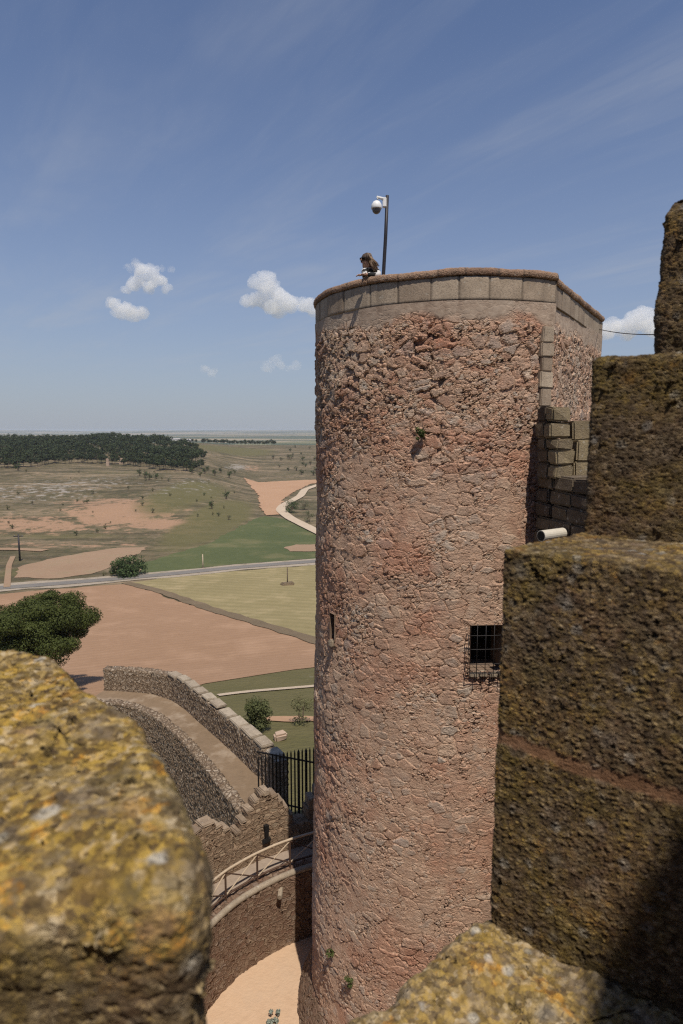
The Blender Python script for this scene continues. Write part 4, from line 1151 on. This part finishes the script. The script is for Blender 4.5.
WT = -12.5
M_walkf = soil_mat('walk_paving', (0.23, 0.175, 0.13), (0.33, 0.26, 0.20), 1.5, bump=.02)
iw = thing('courtyard_wall', 'curved brown rubble wall with rounded tan coping above the sandy courtyard', 'wall', (cpoly[3][0], cpoly[3][1], GZ))
V, fs, _ = strip_wall(cpoly, GZ - .4, WT, .5, .07, side=1); np_mesh('wall', V, fs, M_inner, iw)
m = MB(); co_ = offs(cpoly, .06); pts = [(p[0], p[1], WT + .06) for p in co_]
dens = []
for i in range(len(pts) - 1):
    for t in range(6): dens.append(Vector(pts[i]).lerp(Vector(pts[i + 1]), t / 6))
for _ in range(4): dens = [dens[0]] + [(dens[i - 1] + dens[i] * 2 + dens[i + 1]) / 4 for i in range(1, len(dens) - 1)] + [dens[-1]]
m.tube(dens, .085, 12); m.build('coping', M_cap, iw, smooth=True)
sp0 = PZ(270, 876, -12.75); i0 = min(range(len(dens)), key=lambda i: (Vector((dens[i].x, dens[i].y, 0)) - Vector((sp0.x, sp0.y, 0))).length)
b_ = dens[i0]; m = MB(); m.tube([b_ + Vector((.05, .1, -.32)), b_ + Vector((.05, -.30, -.36))], .07, 8); m.build('drain_spout', M_cap, iw)
walk = offs(cpoly, .45); walk2 = offs(cpoly, 1.25)
m = MB(); nW = len(walk)
m.add([(x, y, WT - .12) for x, y in walk] + [(x, y, WT - .12) for x, y in walk2], [(i + 1, i, nW + i, nW + i + 1)[::-1] for i in range(nW - 1)]); m.build('walkway', M_walkf, iw)

# handrail along the walk
rail = thing('handrail', 'weathered handrail with crossed braces along the curved courtyard wall', 'handrail', (cpoly[3][0], cpoly[3][1], WT))
rl = offs(cpoly, .38); rd = []
for i in range(len(rl) - 1):
    for t in range(6): rd.append(Vector((*rl[i], 0)).lerp(Vector((*rl[i + 1], 0)), t / 6))
for _ in range(4): rd = [rd[0]] + [(rd[i - 1] + rd[i] * 2 + rd[i + 1]) / 4 for i in range(1, len(rd) - 1)] + [rd[-1]]
RT = WT + .85
m = MB(); m.tube([p + Vector((0, 0, RT)) for p in rd], .036, 10); m.build('top_rail', M_wood, rail, smooth=True)
m = MB(); m.tube([p + Vector((0, 0, WT + .14)) for p in rd], .03, 8); m.build('bottom_rail', M_rusty, rail, smooth=True)
acc = [0.0]
for i in range(1, len(rd)): acc.append(acc[-1] + (rd[i] - rd[i - 1]).length)
def along(s): return Vector((np.interp(s, acc, [p.x for p in rd]), np.interp(s, acc, [p.y for p in rd]), 0))
s = 0.4; ps = []
while s < acc[-1] - .3: ps.append(s); s += 1.05
for i, s in enumerate(ps):
    p = along(s); m = MB(); m.tube([p + Vector((0, 0, WT - .12)), p + Vector((0, 0, RT))], .028, 8); m.build('rail_post', M_rusty, rail)
    if i + 1 < len(ps):
        q = along(ps[i + 1])
        for a, b in ((WT + .14, RT - .05), (RT - .05, WT + .14)):
            m = MB(); m.tube([p + Vector((0, 0, a)), q + Vector((0, 0, b))], .018, 6); m.build('brace', M_wood if a < b else M_rusty, rail)

# crenellated wall behind the walk
cren = thing('crenellated_wall', 'brown crenellated rubble wall with stepped merlons behind the handrail', 'wall', (walk2[3][0], walk2[3][1], GZ))
LOW = -11.86
V, fs, info = strip_wall(walk2, GZ - 2.6, LOW, .5, .08, side=1); np_mesh('wall', V, fs, M_cren, cren)
cs, CX, CY = info[0], info[1], info[2]
def s_at(u):
    # station along the wall seen at picture column u
    best = min(range(len(cs)), key=lambda i: abs(CX[i] / (CY[i] * CP + 11.6 * SP) - (u - 341.5) / F)); return float(cs[best])
def merlon(u0, u1, courses, step):
    a, b = s_at(u0), s_at(u1)
    z = LOW + .003
    Vs, Fs = [], []
    o_caps = MB(); vals = []
    for k, (f0, f1, hh) in enumerate(courses):
        sa, sb = a + (b - a) * f0, a + (b - a) * f1
        pl = [(float(np.interp(sa + (sb - sa) * t / 6, cs, CX)), float(np.interp(sa + (sb - sa) * t / 6, cs, CY))) for t in range(7)]
        V, fs, _ = strip_wall(offs(pl, .02 + .003 * k), z - .02, z + hh, .44, .07, side=1)
        base = sum(len(q) for q in Vs); Vs.append(V); Fs += [[i + base for i in f] for f in fs]
        z += hh
        nxt = courses[k + 1] if k + 1 < len(courses) else (0.5, 0.5, 0)
        for (g0, g1) in ((f0, nxt[0]), (nxt[1], f1)):
            if g1 - g0 < .03: continue
            mid = a + (b - a) * (g0 + g1) / 2; wd = (b - a) * (g1 - g0)
            x, y = float(np.interp(mid, cs, CX)), float(np.interp(mid, cs, CY)); x2, y2 = float(np.interp(mid + .1, cs, CX)), float(np.interp(mid + .1, cs, CY))
            an = math.atan2(y2 - y, x2 - x); nb = len(o_caps.v)
            o_caps.box((x - math.sin(an) * .24, y + math.cos(an) * .24, z + .02), (wd * .95, .46, .09), rotz(an), bev=.03, jit=.03); vals += [random.random()] * (len(o_caps.v) - nb)
    o = np_mesh('merlon', np.concatenate(Vs), Fs, M_cren, cren)
    np_mesh('merlon_cap', np.array(o_caps.v), o_caps.f, M_mcap, o, smooth=False, attrs={'block': np.array(vals)})
    return a, b
st5 = [(0, 1, .34), (.10, .92, .26), (.22, .84, .24), (.34, .74, .22), (.44, .62, .16)]
merlon(176, 234, [(0, 1, .34), (.05, .96, .25), (.18, .82, .22), (.3, .7, .2)], .1)
a_, b_s = merlon(236, 293, st5, .1)
merlon(307, 352, [(0, 1, .34), (.04, .96, .28), (.2, .84, .25)], .1)
sm = s_at(265); x, y = float(np.interp(sm, cs, CX)), float(np.interp(sm, cs, CY)); x2, y2 = float(np.interp(sm + .1, cs, CX)), float(np.interp(sm + .1, cs, CY)); an = math.atan2(y2 - y, x2 - x)
m = MB(); zs_ = PY(265, 832, y).z; m.box((x, y, zs_), (.13, .16, .48), rotz(an), jit=.02); m.box((x, y - .02, zs_ - .24), (.24, .16, .1), rotz(an), jit=.02); m.build('slit_shade_box', M_dark, cren)  # solid dark boxes on the face, painted shade in place of a hole

# ------------------------------------------------------------------ town wall with its walk
tw = thing('town_wall', 'town wall with rubble parapet and pale capstones running down from the castle', 'wall', (-6, 25, -17.5))
foot_px = [(276, 795, -13.0), (260, 778, -13.05), (230, 749, -13.15), (200, 722, -13.3), (184, 708, -13.4), (171, 699, -13.5), (150, 693, -13.55), (126, 691, -13.6), (104, 690, -13.65)]
rf = [PZ(u, v, z) for u, v, z in foot_px]
edge_px = [(262, 832, -13.0), (240, 815, -13.0), (220, 789, -13.05), (199, 762, -13.15), (178, 738, -13.3), (155, 718, -13.45), (135, 709, -13.55), (115, 704, -13.6), (80, 704, -13.65)]
lf = [PZ(u, v, z) for u, v, z in edge_px]
nP = 40
def resamp(P, n):
    d = [0]
    for i in range(len(P) - 1): d.append(d[-1] + (P[i + 1] - P[i]).length)
    return [Vector([float(np.interp(d[-1] * k / (n - 1), d, [p[c] for p in P])) for c in range(3)]) for k in range(n)]
ra, la = resamp(rf, nP), resamp(lf, nP)
m = MB(); VW = []
for k in range(nP):
    for j in range(7):
        p = la[k].lerp(ra[k], j / 6); VW.append((p.x, p.y, p.z - .04 + random.uniform(-.015, .015)))
M_walk = soil_mat('walk_earth', (0.16, 0.11, 0.068), (0.25, 0.175, 0.11), 1.2, None, (0.36, 0.285, 0.21), bump=.03)
np_mesh('walkway', VW, quads(nP, 7)[:, ::-1], M_walk, tw)
V, fs, _ = strip_wall([(p.x, p.y) for p in rf], [-19.5 - .22 * i for i in range(len(rf))], [p.z + (1.22 if i < 6 else 1.15) for i, p in enumerate(rf)], .5, .08, side=-1); np_mesh('outer_parapet', V, fs, M_town, tw)
V, fs, _ = strip_wall([(p.x, p.y) for p in lf], [-19.5 - .22 * i for i in range(len(lf))], [p.z + .06 for p in lf], .42, .08, side=-1); np_mesh('inner_face', V, fs, M_town, tw)
# capstones, one slab after another
dd = [0.0]
for i in range(len(rf) - 1): dd.append(dd[-1] + (rf[i + 1] - rf[i]).length)
def rfa(s): return Vector([float(np.interp(s, dd, [p[c] for p in rf])) for c in range(3)])
s = .15
while s < dd[5] - .3:
    L = random.uniform(.95, 1.25); p, q = rfa(s), rfa(min(s + L - .1, dd[-1])); t = (q - p).normalized(); nv_ = Vector((t.y, -t.x, 0)).normalized()
    mid = (p + q) / 2 + nv_ * .25; an = math.atan2(t.y, t.x)
    m = MB(); m.box(mid + Vector((0, 0, 1.22 + .03 + random.uniform(0, .10))), (L - random.uniform(.16, .34), .50, .12), rotz(an), bev=.03, jit=.02)
    np_mesh('capstone', np.array(m.v), m.f, M_cap, tw, smooth=False, attrs={'block': np.full(len(m.v), random.random())})
    s += L

# iron fence closing the walk
yf = 20.6
fa_, fb_ = PY(258, 752, yf + .5), PY(345, 745, yf - .6)
fence = thing('iron_fence', 'dark iron bar fence standing between the town wall and the tower', 'fence', (fa_.x, yf, -13.2))
nbar = 24
for k in range(nbar):
    p = fa_.lerp(fb_, k / (nbar - 1)); top = PY(258 + (345 - 258) * k / (nbar - 1), 757 - 9 * min(1, k / 14), p.y).z
    m = MB(); r = .05 if k in (11, 13) else .030
    m.tube([(p.x, p.y, -13.7), (p.x, p.y, top - .08), (p.x, p.y, top + .03)], [r, r, .004], 6); m.build('bar', M_iron, fence)
for zz in (-12.9, -11.15):
    m = MB(); m.box(((fa_.x + fb_.x) / 2, (fa_.y + fb_.y) / 2, zz), ((fb_ - fa_).length, .03, .05), rotz(math.atan2(fb_.y - fa_.y, fb_.x - fa_.x))); m.build('rail', M_iron, fence)

# small things lying about
p = PT(280, 740)
m = MB(); m.box(p + Vector((0, 0, .28)), (.8, .6, .55), rotz(.4), bev=.12, jit=.1); tag(m.build('stone_block', M_ruin, loc=tuple(p)), 'loose pale stone block lying on the lawn above the iron fence', 'stone')
p = PZ(273, 1020, GZ)
C = np.array([p + Vector((random.uniform(-.14, .14), random.uniform(-.12, .12), random.uniform(.03, .16))) for _ in range(8)])
V, Fq = leaf_cloud(160, C, np.full(8, .06), .035)
M_sage = leaf_mat('sage_leaves', (0.14, 0.16, 0.13), (0.26, 0.28, 0.23), 6)
tag(np_mesh('small_plant', V, Fq, M_sage, loc=tuple(p), smooth=False), 'small blue grey plant growing on the courtyard sand', 'plant')

# ------------------------------------------------------------------ person leaning on the rim
def skin_body(name, joints, edges, mat, parent, sub=2):
    off = OFF[parent.name]; me = bpy.data.meshes.new(name)
    me.from_pydata([tuple(Vector(j[0]) - off) for j in joints], edges, [])
    o = link_mesh(name, me, mat, parent)
    sk = o.modifiers.new('skin', 'SKIN'); sk.use_smooth_shade = True
    for i, j in enumerate(joints):
        r = j[1] if isinstance(j[1], tuple) else (j[1], j[1])
        me.skin_vertices[0].data[i].radius = r
        me.skin_vertices[0].data[i].use_root = (i == 0)
    ss = o.modifiers.new('sub', 'SUBSURF'); ss.levels = sub; ss.render_levels = sub
    return o
M_skin = plain('skin', (0.42, 0.25, 0.175), 0.55, 0, .08); M_hair = plain('light_brown_hair', (0.20, 0.135, 0.085), 0.55, 0, .75, 26)
def mat_print():
    n = NT('black_white_print'); v = n.voro(n.warp(n.obj(), 9, .08), 13)
    s_ = n.new('ShaderNodeSeparateColor'); n.put(s_.inputs[0], v.outputs['Color'])
    n.color(n.ramp(s_.outputs[0], [(0, (.02, .02, .02)), (.36, (.52, .50, .48))], 'CONSTANT')); return n.mat
M_print = mat_print(); M_jean = plain('dark_trousers', (.04, .045, .06), .8)
rimp = PY(366, 271, 12.62); fx0 = Vector((rimp.x + .02, rimp.y + .27, 1.78))
pers = thing('person', 'person with long light brown hair leaning on the tower rim in a patterned top', 'person', fx0)
hd = PY(366, 260.5, 12.64)                      # head centre
nk = hd + Vector((.045, .03, -.13)); ch = nk + Vector((.03, .03, -.085)); pv = Vector((fx0.x + .10, fx0.y + .26, 2.68))
rs = ch + Vector((.145, .0, .045)); ls = ch + Vector((-.12, -.05, .04))
rim = 2.868
re = Vector((rs.x + .02, rs.y - .17, rim + .02)); le = Vector((ls.x + .03, ls.y - .10, rim + .03))
rw = Vector((hd.x - .02, re.y - .03, rim + .035)); lw = Vector((hd.x - .07, le.y - .02, rim + .035))
J = [(pv, (.15, .11)), ((pv + ch) / 2 + Vector((0, 0, .02)), (.135, .10)), (ch, (.15, .10)), (nk, .052), (hd + Vector((.01, .01, -.05)), (.075, .085)), (hd + Vector((0, 0, .05)), (.085, .098)),
     (ls, .055), (le, .042), (lw, .030), (rs, .055), (re, .042), (rw, .030),
     (pv + Vector((-.09, .0, -.10)), .085), (Vector((fx0.x + .0, fx0.y + .12, 2.25)), .06), (Vector((fx0.x - .02, fx0.y + .12, 1.84)), .042), (Vector((fx0.x - .05, fx0.y + .0, 1.81)), .035),
     (pv + Vector((.09, .02, -.10)), .085), (Vector((fx0.x + .2, fx0.y + .16, 2.25)), .06), (Vector((fx0.x + .2, fx0.y + .18, 1.84)), .042), (Vector((fx0.x + .18, fx0.y + .06, 1.81)), .035)]
E = [(0, 1), (1, 2), (2, 3), (3, 4), (4, 5), (2, 6), (6, 7), (7, 8), (2, 9), (9, 10), (10, 11), (0, 12), (12, 13), (13, 14), (14, 15), (0, 16), (16, 17), (17, 18), (18, 19)]
body = skin_body('body', J, E, M_skin, pers)
# fingers of the resting hands
for w, dr in ((lw, Vector((-.75, -.6, -.25))), (rw, Vector((-.75, -.6, -.25)))):
    m = MB(); dr = dr.normalized(); sd = Vector((0, 1, 0))
    m.ball(w + dr * .05, (.05, .038, .018), 10, 8)
    for k in range(4):
        b = w + dr * .085 + sd * (.027 - .018 * k); L = (.065, .075, .07, .055)[k]
        m.tube([b, b + dr * L * .5 + Vector((0, 0, .006)), b + dr * L + Vector((0, 0, -.010))], [.0095, .009, .007], 6)
    b = w + dr * .04 - sd * .035; m.tube([b, b + dr * .03 - sd * .022, b + dr * .06 - sd * .024], [.011, .010, .008], 6)
    m.build('hand', M_skin, pers, smooth=True)
# face: turned to the left of the picture
m = MB(); fd = Vector((-.86, -.5, 0)).normalized(); sdv = Vector((-fd.y, fd.x, 0))
m.tube([hd + fd * .085 + Vector((0, 0, .025)), hd + fd * .118 + Vector((0, 0, -.012)), hd + fd * .09 + Vector((0, 0, -.02))], [.010, .017, .012], 8)
m.build('nose', M_skin, pers, smooth=True)
m = MB(); m.tube([hd + fd * .092 + sdv * -.025 + Vector((0, 0, -.052)), hd + fd * .10 + Vector((0, 0, -.05)), hd + fd * .092 + sdv * .025 + Vector((0, 0, -.052))], [.004, .009, .004], 6); m.build('mouth', plain('lips', (.35, .13, .11), .5), pers, smooth=True)
m = MB()
for sg in (-1, 1): m.ball(hd + fd * .088 + sdv * .035 * sg + Vector((0, 0, .028)), (.03, .03, .024), 10, 8)
m.tube([hd + fd * .095 + sdv * -.03 + Vector((0, 0, .032)), hd + fd * .095 + sdv * .03 + Vector((0, 0, .032))], .006, 6)
for sg in (-1, 1): m.tube([hd + fd * .085 + sdv * .062 * sg + Vector((0, 0, .032)), hd - fd * .01 + sdv * .092 * sg + Vector((0, 0, .03))], .005, 6)
m.build('sunglasses', M_dark, pers, smooth=True)
# hair: cap plus long strands falling behind the shoulder
M_hair2 = plain('dark_hair_crown', (0.075, 0.05, 0.035), .55, 0, .5, 40)
m = MB(); m.ball(hd - fd * .018 + Vector((0, 0, .040)), (.106, .106, .096), 18, 12, 1)
for k in range(60):
    a = random.uniform(R(60), R(300)); o_ = fd * math.cos(a) + sdv * math.sin(a)
    m.tube([hd + Vector((0, 0, .135)), hd + o_ * .07 + Vector((random.uniform(0, .02), 0, .115)), hd + o_ * random.uniform(.11, .13) + Vector((.01, 0, random.uniform(-.04, .03)))], [.008, .013, .006], 5, random.choice((0, 1, 1)))
for k in range(150):
    a = random.uniform(R(95), R(265)); base = hd - fd * .015 + (fd * math.cos(a) + sdv * math.sin(a)) * .10 + Vector((0, 0, random.uniform(-.03, .10)))
    out = (fd * math.cos(a) + sdv * math.sin(a)); L = random.uniform(.15, .30)
    e = base + out * random.uniform(.01, .06) + Vector((random.uniform(.02, .10), 0, -L * .8))
    m.tube([base - out * .03, base + out * .02 + Vector((.01, 0, -L * .4)), e], [.012, .013, .004], 5)
m.build('hair', [M_hair, M_hair2], pers, smooth=True)
# printed top and trousers, a little looser than the body
def grow(j, k): return (j[0], tuple(x + k for x in j[1]) if isinstance(j[1], tuple) else j[1] + k)
TJ = [grow(J[i], .014) for i in (0, 1, 2)] + [grow(J[6], .016), grow(J[7], .014), (le.lerp(lw, .9), .044), grow(J[9], .016), grow(J[10], .014), (re.lerp(rw, .9), .044)] + [(nk - Vector((0, 0, .05)), .075)]
skin_body('printed_top', TJ, [(0, 1), (1, 2), (2, 3), (3, 4), (4, 5), (2, 6), (6, 7), (7, 8), (2, 9)], M_print, pers)
LJ = [(pv + Vector((0, 0, -.03)), (.165, .125))] + [grow(J[i], .014) for i in (12, 13)] + [(J[14][0], .065)] + [grow(J[i], .014) for i in (16, 17)] + [(J[18][0], .065)]
skin_body('trousers', LJ, [(0, 1), (1, 2), (2, 3), (0, 4), (4, 5), (5, 6)], M_jean, pers)

# ------------------------------------------------------------------ clouds
def mat_cloud(name, dens):
    m = bpy.data.materials.new(name); m.use_nodes = True; t = m.node_tree; t.nodes.clear()
    out = t.nodes.new('ShaderNodeOutputMaterial'); v = t.nodes.new('ShaderNodeVolumePrincipled')
    v.inputs['Color'].default_value = (1, 1, 1, 1); v.inputs['Anisotropy'].default_value = 0.0; v.inputs['Density'].default_value = dens
    t.links.new(v.outputs[0], out.inputs['Volume']); return m
def cloud(u, v, parts, label, dens, y=4200, vox=5.5):
    """cumulus: lumps given as pixel-sized offsets from its centre"""
    c = PY(u, v, y); k = y / F
    m = MB()
    for (du, dv, r) in parts:
        for _ in range(4):
            o = Vector((du + random.uniform(-.45, .45) * r, random.uniform(-.8, .8) * r, -dv + random.uniform(-.05, .5) * r)) * k
            rr = r * random.uniform(.42, .75) * k
            m.ball(c + o, (rr * 1.12, rr, rr * .86), 20, 14)
    o = m.build('cloud', mat_cloud('cloud_vapour', dens), loc=tuple(c), smooth=True)
    rm = o.modifiers.new('union', 'REMESH'); rm.mode = 'VOXEL'; rm.voxel_size = vox
    tx = bpy.data.textures.new('puffs', 'CLOUDS'); tx.noise_scale = 48; tx.noise_depth = 6; tx.noise_basis = 'ORIGINAL_PERLIN'
    dm = o.modifiers.new('puffs', 'DISPLACE'); dm.texture = tx; dm.strength = 68; dm.mid_level = .52; dm.texture_coords = 'LOCAL'
    return tag(o, label, 'cloud')
cloud(147, 283, [(-13, 3, 10), (0, -5, 13), (11, 1, 11), (3, 5, 10), (-22, 7, 6), (19, 7, 6)], 'white cumulus cloud, upper of the stacked pair at left', .011)
cloud(127, 310, [(-14, -3, 10), (0, 1, 11), (13, 3, 10), (-4, 5, 8), (5, 6, 8)], 'white cumulus cloud, lower of the stacked pair at left', .010)
cloud(272, 297, [(-22, 8, 12), (-6, -8, 14), (6, 0, 15), (17, 9, 14), (31, 13, 12), (0, 12, 12), (-10, 6, 12), (42, 17, 10)], 'large white cumulus cloud nearest left of the round tower', .011)
cloud(629, 330, [(-22, 3, 13), (-6, -4, 14), (8, -6, 15), (22, 0, 14), (2, 6, 12), (36, 2, 12)], 'white cumulus cloud between the round tower and the stepped merlon', .010)
cloud(280, 366, [(-12, 2, 8), (0, -1, 9), (12, 2, 8)], 'small faint cloud low in the sky near the tower', .0035)
cloud(210, 371, [(-3, -1, 6), (3, 2, 7)], 'tiny faint cloud low in the sky, left of the other faint one', .004)
cloud(146, 268, [(-18, 0, 6), (-8, -1, 7), (2, 1, 6), (14, 1, 5), (24, 3, 4)], 'thin flat wisp of cloud above the stacked pair', .004)

# ------------------------------------------------------------------ haze
hz = MB(); zb_h, zt_h = -95.0, 9.5
hz.box((0, 0, (zb_h + zt_h) / 2), (46000, 46000, zt_h - zb_h))
hm = bpy.data.materials.new('thin_air'); hm.use_nodes = True; ht = hm.node_tree; ht.nodes.clear()
ho = ht.nodes.new('ShaderNodeOutputMaterial'); hv = ht.nodes.new('ShaderNodeVolumePrincipled')
hv.inputs['Color'].default_value = (0.80, 0.88, 1.0, 1); hv.inputs['Density'].default_value = 0.00008; hv.inputs['Anisotropy'].default_value = 0.2
ht.links.new(hv.outputs[0], ho.inputs['Volume'])
tag(hz.build('haze', hm), kind='stuff')

# ------------------------------------------------------------------ light, sky, camera
SUN_AZ, SUN_EL = R(180 - 16), R(63)           # azimuth clockwise from +Y: behind the viewer, a little to the right
sd = Vector((math.sin(SUN_AZ) * math.cos(SUN_EL), math.cos(SUN_AZ) * math.cos(SUN_EL), math.sin(SUN_EL)))
L = bpy.data.lights.new('sun', 'SUN'); L.energy = 4.7; L.angle = R(0.53); L.color = (1.0, 0.93, 0.83)
lo_ = bpy.data.objects.new('sun', L); COL.objects.link(lo_); lo_.rotation_euler = sd.to_track_quat('Z', 'Y').to_euler(); lo_.location = sd * 60

W = bpy.data.worlds.new('World'); S.world = W; W.use_nodes = True
t = W.node_tree; t.nodes.clear()
class WN(NT):
    def __init__(s): s.t = t
w = WN()
sky = w.new('ShaderNodeTexSky'); sky.sky_type = 'NISHITA'; sky.sun_disc = False; sky.sun_elevation = SUN_EL; sky.sun_rotation = SUN_AZ
sky.altitude = 800; sky.air_density = 1.0; sky.dust_density = 0.6; sky.ozone_density = 1.0
dirv = w.new('ShaderNodeTexCoord').outputs['Generated']
sx = w.new('ShaderNodeSeparateXYZ'); w.put(sx.inputs[0], dirv)
zc = w.m('MAXIMUM', sx.outputs['Z'], 0.03)
cmb = w.new('ShaderNodeCombineXYZ'); w.put(cmb.inputs[0], w.m('DIVIDE', sx.outputs['X'], zc)); w.put(cmb.inputs[1], w.m('DIVIDE', sx.outputs['Y'], zc))
al = w.vm('DOT_PRODUCT', cmb.outputs[0], (-.53, .85, 0)); ac = w.vm('DOT_PRODUCT', cmb.outputs[0], (.85, .53, 0))
cm2 = w.new('ShaderNodeCombineXYZ'); w.put(cm2.inputs[0], w.m('MULTIPLY', al, 0.35)); w.put(cm2.inputs[1], w.m('MULTIPLY', ac, 1.5))
streak = w.noise(w.warp(cm2.outputs[0], .8, .9, 4), 1.0, 7, 0.6)
patch = w.noise(cmb.outputs[0], 0.55, 4, 0.55)
ci = w.m('MULTIPLY', w.mapr(streak, 0.40, 0.78, smooth=True), w.mapr(patch, 0.30, 0.55, smooth=True))
ci = w.m('MULTIPLY', ci, w.mapr(sx.outputs['Z'], 0.03, 0.16, smooth=True))
skc = w.mix(1.0, sky.outputs[0], (0.93, 1.18, 1.56), 'MULTIPLY')
veil = w.m('EXPONENT', w.m('MULTIPLY', w.m('MAXIMUM', sx.outputs['Z'], 0.0), -3.8))
skc = w.mix(veil, skc, (5.7, 6.2, 7.0))          # dusty summer air thickening towards the horizon
skc = w.mix(w.m('MULTIPLY', ci, 0.36), skc, (6.6, 7.0, 7.8))
bg = w.new('ShaderNodeBackground'); w.put(bg.inputs[0], skc); bg.inputs[1].default_value = 0.065
wo = w.new('ShaderNodeOutputWorld'); t.links.new(bg.outputs[0], wo.inputs[0])

cam = bpy.data.cameras.new('camera'); co = bpy.data.objects.new('camera', cam); COL.objects.link(co); S.camera = co
co.rotation_euler = (math.pi / 2 - PITCH, 0, 0)
cam.sensor_fit = 'VERTICAL'; cam.sensor_height = 36; cam.lens = F / 1024 * 36
cam.clip_start = 0.05; cam.clip_end = 60000
cam.dof.use_dof = True; cam.dof.focus_distance = 13.0; cam.dof.aperture_fstop = 2.9

S.render.engine = 'CYCLES'
S.view_settings.view_transform = 'Standard'; S.view_settings.look = 'None'; S.view_settings.gamma = 1; S.view_settings.exposure = 0.0
S.cycles.max_bounces = 8; S.cycles.diffuse_bounces = 3; S.cycles.volume_bounces = 5
S.cycles.use_denoising = False
S.cycles.sample_clamp_indirect = 1.2
S.cycles.sample_clamp_direct = 6.0
S.cycles.filter_width = 1.25
S.cycles.volume_step_rate = 1.0
S.render.resolution_x, S.render.resolution_y = 683, 1024
